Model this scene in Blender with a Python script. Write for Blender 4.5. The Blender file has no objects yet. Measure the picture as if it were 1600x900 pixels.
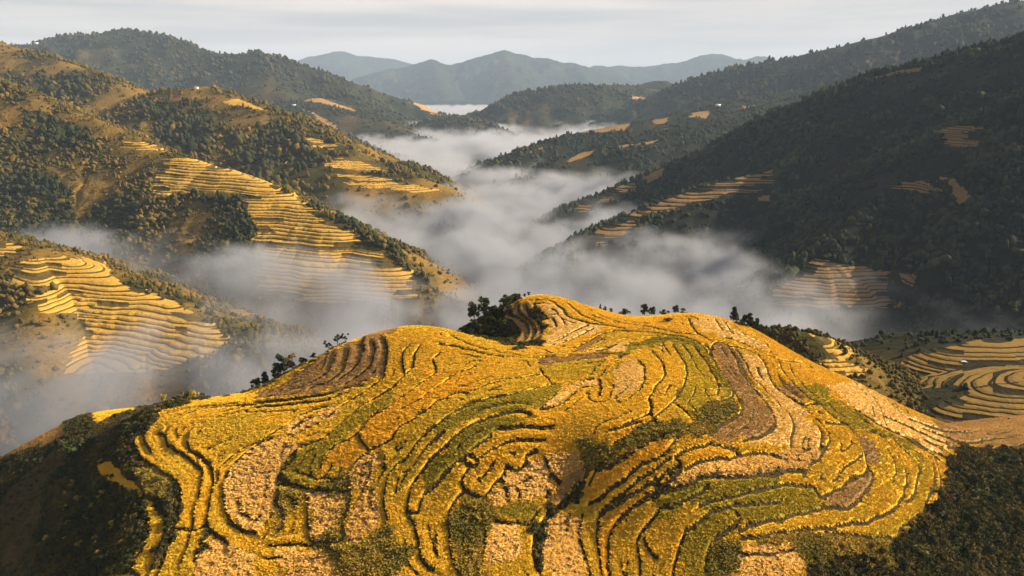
import bpy, math, random, time
import numpy as np
from math import radians as R
T0 = time.time()
sc = bpy.context.scene
COL = sc.collection
rng = np.random.default_rng(7)
random.seed(7)

# ------------------------------------------------------------------ camera, world, sun, exposure
F = 1081.0
PITCH = R(16.5)
cd = bpy.data.cameras.new("camera"); cam = bpy.data.objects.new("camera", cd); COL.objects.link(cam)
cd.sensor_width = 36.0; cd.lens = 36.0 * F / 1600.0
cd.clip_start = 1.0; cd.clip_end = 60000.0
cam.location = (0, 0, 0); cam.rotation_euler = (math.pi/2 - PITCH, 0, 0)
sc.camera = cam

SUN_EL, SUN_AZ = R(28.0), R(8.0)          # azimuth: degrees forward of the right hand side
sd = bpy.data.lights.new("sun", 'SUN'); sun = bpy.data.objects.new("sun", sd); COL.objects.link(sun)
sd.energy = 5.0; sd.angle = R(0.5); sd.color = (1.0, 0.80, 0.53)
SDIR = (math.cos(SUN_EL)*math.cos(SUN_AZ), math.cos(SUN_EL)*math.sin(SUN_AZ), math.sin(SUN_EL))
from mathutils import Vector
sun.rotation_euler = Vector(SDIR).to_track_quat('Z', 'Y').to_euler()

w = bpy.data.worlds.new("World"); sc.world = w; w.use_nodes = True
nt = w.node_tree; nt.nodes.clear()
def N(nt, t, **kw):
    n = nt.nodes.new(t)
    for k, v in kw.items(): setattr(n, k, v)
    return n
wo = N(nt, 'ShaderNodeOutputWorld'); bg = N(nt, 'ShaderNodeBackground')
sky = N(nt, 'ShaderNodeTexSky', sky_type='NISHITA'); sky.sun_disc = False
sky.sun_elevation = SUN_EL; sky.sun_rotation = R(90) - SUN_AZ
sky.altitude = 1200; sky.air_density = 1.0; sky.dust_density = 2.5; sky.ozone_density = 1.0
# a thin veil of high cloud: greys the blue and is streaked by stretched noise
tc = N(nt, 'ShaderNodeTexCoord'); mp = N(nt, 'ShaderNodeMapping'); mp.inputs['Scale'].default_value = (1.6, 1.6, 24.0)
mp.inputs['Rotation'].default_value = (R(1.5), R(-2), 0)
nz = N(nt, 'ShaderNodeTexNoise'); nz.inputs['Scale'].default_value = 1.1; nz.inputs['Detail'].default_value = 6; nz.inputs['Roughness'].default_value = 0.55
cr = N(nt, 'ShaderNodeMapRange'); cr.inputs['From Min'].default_value = 0.38; cr.inputs['From Max'].default_value = 0.68
cr.inputs['To Min'].default_value = 0.88; cr.inputs['To Max'].default_value = 0.98
sr = N(nt, 'ShaderNodeMapRange'); sr.inputs['From Min'].default_value = 0.40; sr.inputs['From Max'].default_value = 0.62
hs = N(nt, 'ShaderNodeHueSaturation'); hs.inputs['Saturation'].default_value = 0.55
mx = N(nt, 'ShaderNodeMix', data_type='RGBA')
st = N(nt, 'ShaderNodeMix', data_type='RGBA'); st.inputs['A'].default_value = (4.35, 4.08, 3.98, 1); st.inputs['B'].default_value = (6.8, 5.9, 5.35, 1)
L = nt.links.new
L(tc.outputs['Generated'], mp.inputs['Vector']); L(mp.outputs['Vector'], nz.inputs['Vector'])
L(nz.outputs['Fac'], cr.inputs['Value'])
sz_ = N(nt, 'ShaderNodeSeparateXYZ'); L(tc.outputs['Generated'], sz_.inputs[0])
el = N(nt, 'ShaderNodeMapRange'); el.inputs['From Min'].default_value = 0.05; el.inputs['From Max'].default_value = 0.7; el.inputs['To Min'].default_value = 1.0; el.inputs['To Max'].default_value = 0.3
L(sz_.outputs['Z'], el.inputs['Value'])
vm = N(nt, 'ShaderNodeMath', operation='MULTIPLY'); L(cr.outputs['Result'], vm.inputs[0]); L(el.outputs['Result'], vm.inputs[1]); L(vm.outputs[0], mx.inputs['Factor'])
L(nz.outputs['Fac'], sr.inputs['Value']); L(sr.outputs['Result'], st.inputs['Factor']); L(st.outputs['Result'], mx.inputs['B'])
L(sky.outputs['Color'], hs.inputs['Color']); L(hs.outputs['Color'], mx.inputs['A'])
L(mx.outputs['Result'], bg.inputs['Color']); bg.inputs['Strength'].default_value = 0.05
L(bg.outputs['Background'], wo.inputs['Surface'])

sc.view_settings.view_transform = 'Standard'; sc.view_settings.look = 'None'
sc.view_settings.exposure = 1.55; sc.view_settings.gamma = 1.0
sc.view_settings.use_curve_mapping = False
cy = sc.cycles
cy.use_denoising = True
try: cy.denoiser = 'OPENIMAGEDENOISE'
except Exception: pass
cy.use_adaptive_sampling = True; cy.adaptive_threshold = 0.02
cy.max_bounces = 5; cy.diffuse_bounces = 2; cy.glossy_bounces = 1; cy.transmission_bounces = 1
cy.volume_bounces = 2; cy.transparent_max_bounces = 4
cy.volume_step_rate = 1.0; cy.volume_max_steps = 256
cy.sample_clamp_indirect = 4.0

# ------------------------------------------------------------------ projection
CP, SP = math.cos(PITCH), math.sin(PITCH)
def ray(u, v):
    a = (np.asarray(u, float) - 800) / F; b = (np.asarray(v, float) - 450) / F
    return a, CP - b*SP, -SP - b*CP            # x, y, z of the direction
def PZ(u, v, z):
    dx, dy, dz = ray(u, v); t = z / dz; return dx*t, dy*t, dz*t
def PY(u, v, Y):
    dx, dy, dz = ray(u, v); t = Y / dy; return dx*t, dy*t, dz*t
def proj(x, y, z):
    zc = np.maximum(y*CP - z*SP, 1.0); uc = y*SP + z*CP
    return 800 + F*x/zc, 450 - F*uc/zc

# ------------------------------------------------------------------ noise
def _hash(ix, iy, seed):
    h = (ix.astype(np.int64)*374761393 + iy.astype(np.int64)*668265263 + seed*974711) & 0xffffffff
    h = ((h ^ (h >> 13)) * 1274126177) & 0xffffffff
    return (h ^ (h >> 16)) & 0xffff
def pnoise(x, y, seed=0):
    x = np.asarray(x, float); y = np.asarray(y, float)
    ix = np.floor(x); iy = np.floor(y); fx = x-ix; fy = y-iy
    def g(a, b):
        an = _hash(ix+a, iy+b, seed) * (2*math.pi/65536)
        return np.cos(an)*(fx-a) + np.sin(an)*(fy-b)
    ux = fx*fx*fx*(fx*(fx*6-15)+10); uy = fy*fy*fy*(fy*(fy*6-15)+10)
    n0 = g(0,0)*(1-ux)+g(1,0)*ux; n1 = g(0,1)*(1-ux)+g(1,1)*ux
    return (n0*(1-uy)+n1*uy)*1.5
def fbm(x, y, seed=0, octv=4, gain=0.5):
    s = 0; a = 1.0; t = 0
    for k in range(octv):
        s = s + a*pnoise(x*2**k, y*2**k, seed+k*17); t += a; a *= gain
    return s/t
def sstep(a, b, x):
    t = np.clip((x-a)/(b-a), 0, 1); return t*t*(3-2*t)
def inpoly(u, v, poly):
    u = np.asarray(u); v = np.asarray(v); r = np.zeros(u.shape, bool)
    n = len(poly)
    for i in range(n):
        x0, y0 = poly[i]; x1, y1 = poly[(i+1) % n]
        if y0 == y1: continue
        c = ((y0 > v) != (y1 > v)) & (u < (x1-x0)*(v-y0)/(y1-y0) + x0)
        r ^= c
    return r

# ------------------------------------------------------------------ materials
def mat_new(name):
    m = bpy.data.materials.new(name); m.use_nodes = True
    t = m.node_tree; b = t.nodes['Principled BSDF']
    b.inputs['Roughness'].default_value = 0.85
    b.inputs['Specular IOR Level'].default_value = 0.04
    return m, t, b
def ramp(t, stops):
    r = t.nodes.new('ShaderNodeValToRGB'); e = r.color_ramp.elements
    while len(e) < len(stops): e.new(0.5)
    for k, (p, c) in enumerate(stops):
        e[k].position = p; e[k].color = (*c, 1)
    return r
def noise(t, scale, detail=4, rough=0.55, vec=None):
    n = t.nodes.new('ShaderNodeTexNoise'); n.inputs['Scale'].default_value = scale
    n.inputs['Detail'].default_value = detail; n.inputs['Roughness'].default_value = rough
    if vec is None:
        g = t.nodes.new('ShaderNodeNewGeometry'); vec = g.outputs['Position']
    t.links.new(vec, n.inputs['Vector']); return n
def mix(t, fac, a, b):
    m = t.nodes.new('ShaderNodeMix'); m.data_type = 'RGBA'
    for k, v in (('Factor', fac), ('A', a), ('B', b)):
        if hasattr(v, 'is_linked') or hasattr(v, 'links'): t.links.new(v, m.inputs[k])
        elif k == 'Factor': m.inputs[k].default_value = v
        else: m.inputs[k].default_value = (*v, 1)
    return m.outputs['Result']
def attr(t, name):
    a = t.nodes.new('ShaderNodeAttribute'); a.attribute_name = name; return a
def mrange(t, v, a, b, c=0., d=1.):
    m = t.nodes.new('ShaderNodeMapRange'); t.links.new(v, m.inputs['Value'])
    for k, x in zip(('From Min','From Max','To Min','To Max'), (a,b,c,d)): m.inputs[k].default_value = x
    return m.outputs['Result']
def bump(t, b, h, dist, strength=1.0):
    bp = t.nodes.new('ShaderNodeBump'); bp.inputs['Distance'].default_value = dist; bp.inputs['Strength'].default_value = strength
    t.links.new(h, bp.inputs['Height']); t.links.new(bp.outputs['Normal'], b.inputs['Normal'])

def mat_plants(name, cols, patch=0.02, tint=False):
    """plants: colour varies from plant to plant and in broad patches"""
    m, t, b = mat_new(name)
    oi = t.nodes.new('ShaderNodeObjectInfo')
    n = len(cols)
    r = ramp(t, [(i/max(n-1,1), c) for i, c in enumerate(cols)])
    nz = noise(t, patch, 3)
    a = t.nodes.new('ShaderNodeMath'); a.operation = 'MULTIPLY_ADD'; a.inputs[1].default_value = 0.45
    t.links.new(oi.outputs['Random'], a.inputs[0])
    s = mrange(t, nz.outputs['Fac'], 0.3, 0.7, -0.1, 0.65 if not tint else 0.4)
    if tint:
        a.inputs[1].default_value = 0.22
        ta = t.nodes.new('ShaderNodeAttribute'); ta.attribute_type = 'INSTANCER'; ta.attribute_name = 'tint'
        m2 = t.nodes.new('ShaderNodeMath'); m2.operation = 'MULTIPLY_ADD'; m2.inputs[1].default_value = 0.5
        t.links.new(ta.outputs['Fac'], m2.inputs[0]); t.links.new(s, m2.inputs[2]); s = m2.outputs[0]
    t.links.new(s, a.inputs[2])
    t.links.new(a.outputs[0], r.inputs['Fac'])
    t.links.new(r.outputs['Color'], b.inputs['Base Color'])
    return m
def mat_soil(name, c0, c1, scale=0.6, bumpd=0.25, edge=False):
    m, t, b = mat_new(name)
    n1 = noise(t, scale, 5); n2 = noise(t, 0.05, 3)
    c = mix(t, mrange(t, n1.outputs['Fac'], 0.35, 0.65), c0, c1)
    d = t.nodes.new('ShaderNodeMix'); d.data_type = 'RGBA'; d.blend_type = 'MULTIPLY'
    t.links.new(mrange(t, n2.outputs['Fac'], 0.3, 0.7, 0.0, 0.5), d.inputs['Factor'])
    t.links.new(c, d.inputs['A']); d.inputs['B'].default_value = (0.7, 0.7, 0.6, 1)
    o = d.outputs['Result']
    if edge: o = mix(t, mrange(t, attr(t, 'edge').outputs['Fac'], .62, .95), mix(t, n1.outputs['Fac'], (0.02,0.015,0.008), (0.075,0.055,0.02)), o)
    t.links.new(o, b.inputs['Base Color'])
    bump(t, b, n1.outputs['Fac'], bumpd)
    return m
def mat_terrain(name, forest, grass, dry, rice, bank, fscale=0.05, bumpd=2.0):
    """hillside: 'veg' attribute runs from dry grass to forest, 'field' marks open fields, 'riser' the banks between terraces"""
    m, t, b = mat_new(name)
    n1 = noise(t, fscale, 6, 0.65); n2 = noise(t, fscale*6, 4, 0.6)
    veg = attr(t, 'veg').outputs['Fac']
    va = t.nodes.new('ShaderNodeMath'); va.operation = 'MULTIPLY_ADD'; va.inputs[1].default_value = 0.5
    t.links.new(n1.outputs['Fac'], va.inputs[0]); t.links.new(veg, va.inputs[2])
    r = ramp(t, [(0.38, dry), (0.58, grass), (0.78, forest), (1.0, tuple(x*0.8 for x in forest))])
    t.links.new(va.outputs[0], r.inputs['Fac'])
    d = mix(t, mrange(t, n2.outputs['Fac'], 0.35, 0.65, 0.0, 0.45), r.outputs['Color'], tuple(0.5*x for x in forest))
    rc = mix(t, mrange(t, n1.outputs['Fac'], 0.35, 0.7), rice, tuple(x*y for x, y in zip(rice, (0.75, 0.85, 0.9))))
    e = mix(t, mrange(t, attr(t, 'field').outputs['Fac'], 0.35, 0.65), d, rc)
    bk = mix(t, mrange(t, n2.outputs['Fac'], 0.35, 0.65), bank, tuple(x*0.55 for x in bank))
    f = mix(t, mrange(t, attr(t, 'riser').outputs['Fac'], 0.25, 0.6), e, bk)
    t.links.new(f, b.inputs['Base Color'])
    bump(t, b, n2.outputs['Fac'], bumpd)
    return m

# ------------------------------------------------------------------ object helpers
def tag(o, label=None, cat=None, group=None, kind=None):
    if label: o['label'] = label
    if cat: o['category'] = cat
    if group: o['group'] = group
    if kind: o['kind'] = kind
    return o
def mesh_np(name, V, Fc, mats, matidx=None, attrs=None, smooth=True):
    me = bpy.data.meshes.new(name)
    V = np.asarray(V, np.float32); Fc = np.asarray(Fc, np.int32)
    k = Fc.shape[1]
    me.vertices.add(len(V)); me.vertices.foreach_set('co', V.ravel())
    me.loops.add(Fc.size); me.loops.foreach_set('vertex_index', Fc.ravel())
    me.polygons.add(len(Fc)); me.polygons.foreach_set('loop_start', np.arange(0, Fc.size, k, dtype=np.int32))
    if smooth: me.polygons.foreach_set('use_smooth', np.ones(len(Fc), bool))
    for m in mats: me.materials.append(m)
    if matidx is not None: me.polygons.foreach_set('material_index', np.asarray(matidx, np.int32))
    for an, av in (attrs or {}).items():
        a = me.attributes.new(an, 'FLOAT', 'POINT'); a.data.foreach_set('value', np.asarray(av, np.float32))
    me.update(calc_edges=True)
    return me
def obj(name, me, parent=None):
    o = bpy.data.objects.new(name, me); COL.objects.link(o)
    if parent is not None: o.parent = parent
    return o
def sub_mesh(name, V, quads, mats, attrs, smooth=True):
    u, inv = np.unique(quads.ravel(), return_inverse=True)
    return mesh_np(name, V[u], inv.reshape(quads.shape), mats, attrs={k: a[u] for k, a in attrs.items()}, smooth=smooth)

# instancing of uncountable ground cover
def gn_scatter(name, src):
    ng = bpy.data.node_groups.new(name, 'GeometryNodeTree')
    ng.interface.new_socket('Geometry', in_out='INPUT', socket_type='NodeSocketGeometry')
    ng.interface.new_socket('Geometry', in_out='OUTPUT', socket_type='NodeSocketGeometry')
    gi = ng.nodes.new('NodeGroupInput'); go = ng.nodes.new('NodeGroupOutput')
    ci = ng.nodes.new('GeometryNodeCollectionInfo'); ci.inputs['Collection'].default_value = src
    ci.inputs['Separate Children'].default_value = True; ci.inputs['Reset Children'].default_value = True
    ip = ng.nodes.new('GeometryNodeInstanceOnPoints'); ip.inputs['Pick Instance'].default_value = True
    def na(n, ty):
        a = ng.nodes.new('GeometryNodeInputNamedAttribute'); a.data_type = ty; a.inputs['Name'].default_value = n
        return a.outputs['Attribute']
    L = ng.links.new
    L(gi.outputs[0], ip.inputs['Points']); L(ci.outputs[0], ip.inputs['Instance'])
    L(na('size', 'FLOAT_VECTOR'), ip.inputs['Scale']); L(na('turn', 'FLOAT_VECTOR'), ip.inputs['Rotation'])
    L(na('pick', 'INT'), ip.inputs['Instance Index'])
    L(ip.outputs[0], go.inputs[0])
    return ng
def scatter(name, P, size, meshes, label, cat, tilt=0.25, squash=0.2, parent=None, tint=None):
    P = np.asarray(P, np.float32); n = len(P)
    if n == 0: return None
    src = bpy.data.collections.new(name + "_kinds")
    for k, me in enumerate(meshes):
        src.objects.link(bpy.data.objects.new(f"{name}_kind_{k}", me))
    me = bpy.data.meshes.new(name); me.vertices.add(n); me.vertices.foreach_set('co', P.ravel())
    s = np.repeat(np.asarray(size, np.float32)[:, None], 3, 1)
    s[:, 2] *= 1 + squash*(rng.random(n)*2-1); s[:, 0] *= 1 + 0.2*(rng.random(n)*2-1)
    a = me.attributes.new('size', 'FLOAT_VECTOR', 'POINT'); a.data.foreach_set('vector', s.astype(np.float32).ravel())
    r = np.stack([(rng.random(n)-.5)*tilt, (rng.random(n)-.5)*tilt, rng.random(n)*6.283], 1).astype(np.float32)
    a = me.attributes.new('turn', 'FLOAT_VECTOR', 'POINT'); a.data.foreach_set('vector', r.ravel())
    a = me.attributes.new('pick', 'INT', 'POINT'); a.data.foreach_set('value', rng.integers(0, len(meshes), n).astype(np.int32))
    if tint is not None:
        a = me.attributes.new('tint', 'FLOAT', 'POINT'); a.data.foreach_set('value', np.asarray(tint, np.float32))
    o = obj(name, me, parent)
    md = o.modifiers.new('scatter', 'NODES'); md.node_group = gn_scatter(name, src)
    tag(o, label, cat, kind='stuff')
    return o

# ------------------------------------------------------------------ plant meshes
def ico(sub):
    import bmesh
    bm = bmesh.new(); bmesh.ops.create_icosphere(bm, subdivisions=sub, radius=1.0)
    V = np.array([v.co[:] for v in bm.verts]); Fc = np.array([[v.index for v in f.verts] for f in bm.faces]); bm.free()
    return V, Fc
ICO1, ICO2 = ico(1), ico(2)
def lump_mesh(name, lobes, m, seed, rough=0.28, base=ICO2):
    """far tree or bush crown: several rough lobes, each much broken up"""
    r = np.random.default_rng(seed); Vs = []; Fs = []; o = 0
    for (x, y, z, a, b) in lobes:
        V, Fc = base; n = 1 + rough*(r.random(len(V))*2-1)
        W = V*n[:, None]*np.array([a, a, b]) + np.array([x, y, z])
        Vs.append(W); Fs.append(Fc+o); o += len(V)
    return mesh_np(name, np.concatenate(Vs), np.concatenate(Fs), [m], smooth=False)
def far_plants(m, tag_):
    return [lump_mesh(tag_+'_a', [(0,0,.45,.5,.55)], m, 1, .3),
            lump_mesh(tag_+'_b', [(-.18,0,.35,.38,.42), (.2,.12,.5,.36,.5)], m, 2, .3, ICO1),
            lump_mesh(tag_+'_c', [(0,0,.62,.3,.62), (.12,-.1,.3,.36,.32)], m, 3, .3, ICO1),
            lump_mesh(tag_+'_d', [(0,.1,.3,.55,.34), (-.3,-.1,.25,.35,.28), (.28,-.18,.35,.34,.4)], m, 4, .35, ICO1)]
def tuft_mesh(name, m, blades, seed, spread=0.55, h=0.8, wide=0.16, lean=0.5):
    r = np.random.default_rng(seed); V = []; Fc = []
    for k in range(blades):
        a = r.random()*6.283; d = math.sqrt(r.random())*spread
        bx, by = d*math.cos(a), d*math.sin(a)
        a2 = r.random()*6.283; l = lean*(0.4+r.random())
        hh = h*(0.65+0.6*r.random()); ww = wide*(0.7+0.7*r.random())
        px, py = -math.sin(a2)*ww, math.cos(a2)*ww
        mx_, my_ = bx+math.cos(a2)*l*.35, by+math.sin(a2)*l*.35
        tx, ty = bx+math.cos(a2)*l, by+math.sin(a2)*l
        i = len(V)
        V += [(bx-px*.6,by-py*.6,-.05),(bx+px*.6,by+py*.6,-.05),(mx_+px,my_+py,hh*.7),(mx_-px,my_-py,hh*.7),(tx,ty,hh*(.95-.25*l))]
        Fc += [(i,i+1,i+2),(i,i+2,i+3),(i+3,i+2,i+4)]
    return mesh_np(name, V, Fc, [m], smooth=False)
def leaf_crown(name, m, clumps, leaf, per, seed):
    """crown of leaf-sized cards gathered in clumps"""
    r = np.random.default_rng(seed)
    Vs = []
    for (x, y, z, a, b) in clumps:
        d = r.normal(size=(per, 3)); d /= np.linalg.norm(d, axis=1)[:, None]
        rad = (0.55+0.5*r.random(per))
        c = d*rad[:, None]*np.array([a, a, b]) + np.array([x, y, z])
        n = d + r.normal(size=(per, 3))*0.6; n /= np.linalg.norm(n, axis=1)[:, None]
        t = np.cross(n, r.normal(size=(per, 3))); t /= np.linalg.norm(t, axis=1)[:, None]
        b2 = np.cross(n, t); s = leaf*(0.6+0.8*r.random(per))[:, None]
        q = np.stack([c-t*s*.5, c+b2*s*.32, c+t*s*.6, c-b2*s*.32], 1)
        Vs.append(q.reshape(-1, 3))
    V = np.concatenate(Vs); Fc = np.arange(len(V)).reshape(-1, 4)
    return mesh_np(name, V, Fc, [m], smooth=False)
def tube(pts, rads, sides=7):
    V = []; Fc = []
    for (p, r) in zip(pts, rads):
        for k in range(sides):
            a = 6.283*k/sides; V.append((p[0]+r*math.cos(a), p[1]+r*math.sin(a), p[2]))
    for i in range(len(pts)-1):
        for k in range(sides):
            k2 = (k+1) % sides; Fc.append((i*sides+k, i*sides+k2, (i+1)*sides+k2, (i+1)*sides+k))
    return V, Fc
def trunk_mesh(name, m, h, r0, limbs, seed):
    r = random.Random(seed); V, Fc = tube([(0,0,-.6),(r.uniform(-.1,.1)*r0*4,0,h*.4),(r.uniform(-.1,.1)*h*.3,r.uniform(-.1,.1)*h*.3,h*.85)], [r0*1.3, r0*.85, r0*.25])
    for (x, y, z) in limbs:
        z0 = z*.55
        v, f = tube([(0,0,z0),(x*.5,y*.5,z0+(z-z0)*.55),(x*.9,y*.9,z)], [r0*.5, r0*.33, r0*.12], 5)
        o = len(V); V += v; Fc += [tuple(i+o for i in q) for q in f]
    return mesh_np(name, V, Fc, [m])

# ------------------------------------------------------------------ the near terraced hill: smooth body through surveyed points
CTRL = [(250,632,-150),(330,622,-147),(400,613,-141),(450,586,-134),(500,557,-128),(550,533,-122),(610,514,-117),(650,509,-115.5),(700,514,-116),
 (760,529,-119),(800,536,-120.5),(860,541,-120.5),(840,462,-116),(880,470,-117),(930,482,-119),(980,497,-121),(1050,491,-121),(1090,490,-120),
 (1130,498,-121.5),(1180,516,-125),(1260,563,-133),(1347,602,-141),(1400,632,-147),(1440,652,-152),(1500,670,-160),(820,512,-125),(860,505,-119),
 (850,560,-119),(1000,560,-117.5),(1000,600,-118),(1000,640,-121),(1100,540,-118.5),(1100,600,-120),(1180,600,-125),(920,525,-120),(900,600,-122),
 (700,560,-119),(640,580,-122),(560,600,-128),(480,640,-135),(400,660,-139),(320,660,-144),(300,700,-147),(250,720,-152),(220,760,-155),(210,850,-162),(180,900,-168),
 (350,760,-150),(400,700,-142),(440,760,-148),(500,720,-141),(500,800,-151),(600,700,-135),(620,800,-147),(640,880,-154),(700,700,-132),(700,800,-146),
 (750,680,-129),(800,760,-140),(800,850,-150),(900,800,-147),(900,890,-155),(850,700,-131),(950,700,-128),(1000,760,-137),(1050,700,-127),(1050,850,-149),
 (1150,680,-128),(1200,750,-138),(1200,850,-150),(1250,660,-132),(1300,700,-138),(1350,750,-147),(1400,700,-146),(1400,800,-156),(1450,720,-154),(1480,800,-165),
 (1550,750,-169),(1600,800,-178),(1550,890,-180),(1600,680,-166),(1600,720,-170),(1300,890,-160),
 (100,800,-180),(0,880,-194),(100,740,-180),(0,720,-214),(60,690,-206),(125,655,-196),(200,645,-178),(160,720,-163),(160,760,-165),(160,830,-168),(0,800,-203),(790,479,-122.5),(750,503,-128),(715,519,-132.5)]
pts = [tuple(float(c) for c in PZ(*p)) for p in CTRL]
pts += [(-200,440,-222),(-110,410,-185),(-50,390,-166),(0,480,-185),(-15,352,-140),(70,470,-190),(150,460,-195),(200,430,-195),(260,410,-200),(300,470,-225),
        (-310,400,-250),(-330,200,-230),(-300,120,-222),(-150,80,-215),(0,80,-200),(150,80,-200),(320,130,-205),(380,240,-196),(330,330,-178),(-100,500,-225),(100,520,-215),(-330,300,-240),
        (200,520,-225),(-220,520,-255),(340,420,-195)]
for (u, v, z, dy, dz) in [(330,622,-147,45,8),(400,613,-141,45,8),(450,586,-134,45,7),(880,468,-117,42,6),(930,482,-119,42,6),(980,497,-121,42,6),(1020,500,-121.5,42,6),(1050,492,-121,45,6),(1090,489,-120,45,6),
   (1130,498,-121.5,42,6),(1180,517,-125,42,6),(1220,542,-129.5,42,6),(1260,564,-133,42,7),(1300,582,-137,42,7),(1347,602,-141,42,8),(1400,632,-147,42,8),(1440,652,-152,42,8),(840,462,-116,45,5),(790,479,-122.5,45,12),(750,503,-128,45,12),(715,519,-132.5,45,14)]:
    a, b, c = (float(q) for q in PZ(u, v, z)); k = (b+dy)/b; pts.append((a*k, b*k, c*k-dz))     # the ground drops out of sight behind the brow
CPT = np.array(pts)
def tps_fit(P):
    n = len(P); X = P[:, :2]/100
    d = np.linalg.norm(X[:, None]-X[None], axis=2); K = np.where(d > 0, d*d*np.log(d+1e-12), 0) + np.eye(n)*0.004
    A = np.zeros((n+3, n+3)); A[:n, :n] = K; A[:n, n] = 1; A[:n, n+1:] = X; A[n, :n] = 1; A[n+1:, :n] = X.T
    return np.linalg.solve(A, np.concatenate([P[:, 2], np.zeros(3)])), X
TW, TX = tps_fit(CPT)
def tps(x, y):
    sh = np.shape(x); p = np.stack([np.ravel(x), np.ravel(y)], 1)/100; out = np.empty(len(p))
    for i in range(0, len(p), 40000):
        q = p[i:i+40000]; d2 = ((q[:, None]-TX[None])**2).sum(2)
        out[i:i+40000] = (0.5*d2*np.log(d2+1e-20)) @ TW[:-3] + TW[-3] + q @ TW[-2:]
    return out.reshape(sh)
GX0, GX1, GY0, GY1, GS = -300.0, 330.0, 120.0, 500.0, 0.5
gx = np.arange(GX0, GX1+.01, GS); gy = np.arange(GY0, GY1+.01, GS)
cx_ = np.arange(GX0, GX1+4.01, 4.0); cy_ = np.arange(GY0, GY1+4.01, 4.0)
HC = tps(*np.meshgrid(cx_, cy_))
def bilin(A, x0, y0, s, x, y):
    fx = np.clip((np.asarray(x)-x0)/s, 0, A.shape[1]-1.001); fy = np.clip((np.asarray(y)-y0)/s, 0, A.shape[0]-1.001)
    ix = fx.astype(int); iy = fy.astype(int); fx = fx-ix; fy = fy-iy
    return (A[iy, ix]*(1-fx)+A[iy, ix+1]*fx)*(1-fy)+(A[iy+1, ix]*(1-fx)+A[iy+1, ix+1]*fx)*fy
def base_h(x, y): return bilin(HC, GX0, GY0, 4.0, x, y)
def to_hill(u, v):
    """where the line of sight through a photo point first meets the hill"""
    dx, dy, dz = ray(u, v); u = np.atleast_1d(np.asarray(u, float))
    ys = np.arange(125.0, 480.0, 0.5)
    t = ys[None, :]/np.atleast_1d(dy)[:, None]
    X = np.atleast_1d(dx)[:, None]*t; Z = np.atleast_1d(dz)[:, None]*t
    below = Z < base_h(X, np.broadcast_to(ys, X.shape))
    k = below.argmax(1); ok = below.any(1) & (np.abs(X[np.arange(len(k)), k]) < 340)
    return X[np.arange(len(k)), k], ys[k], ok

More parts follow.
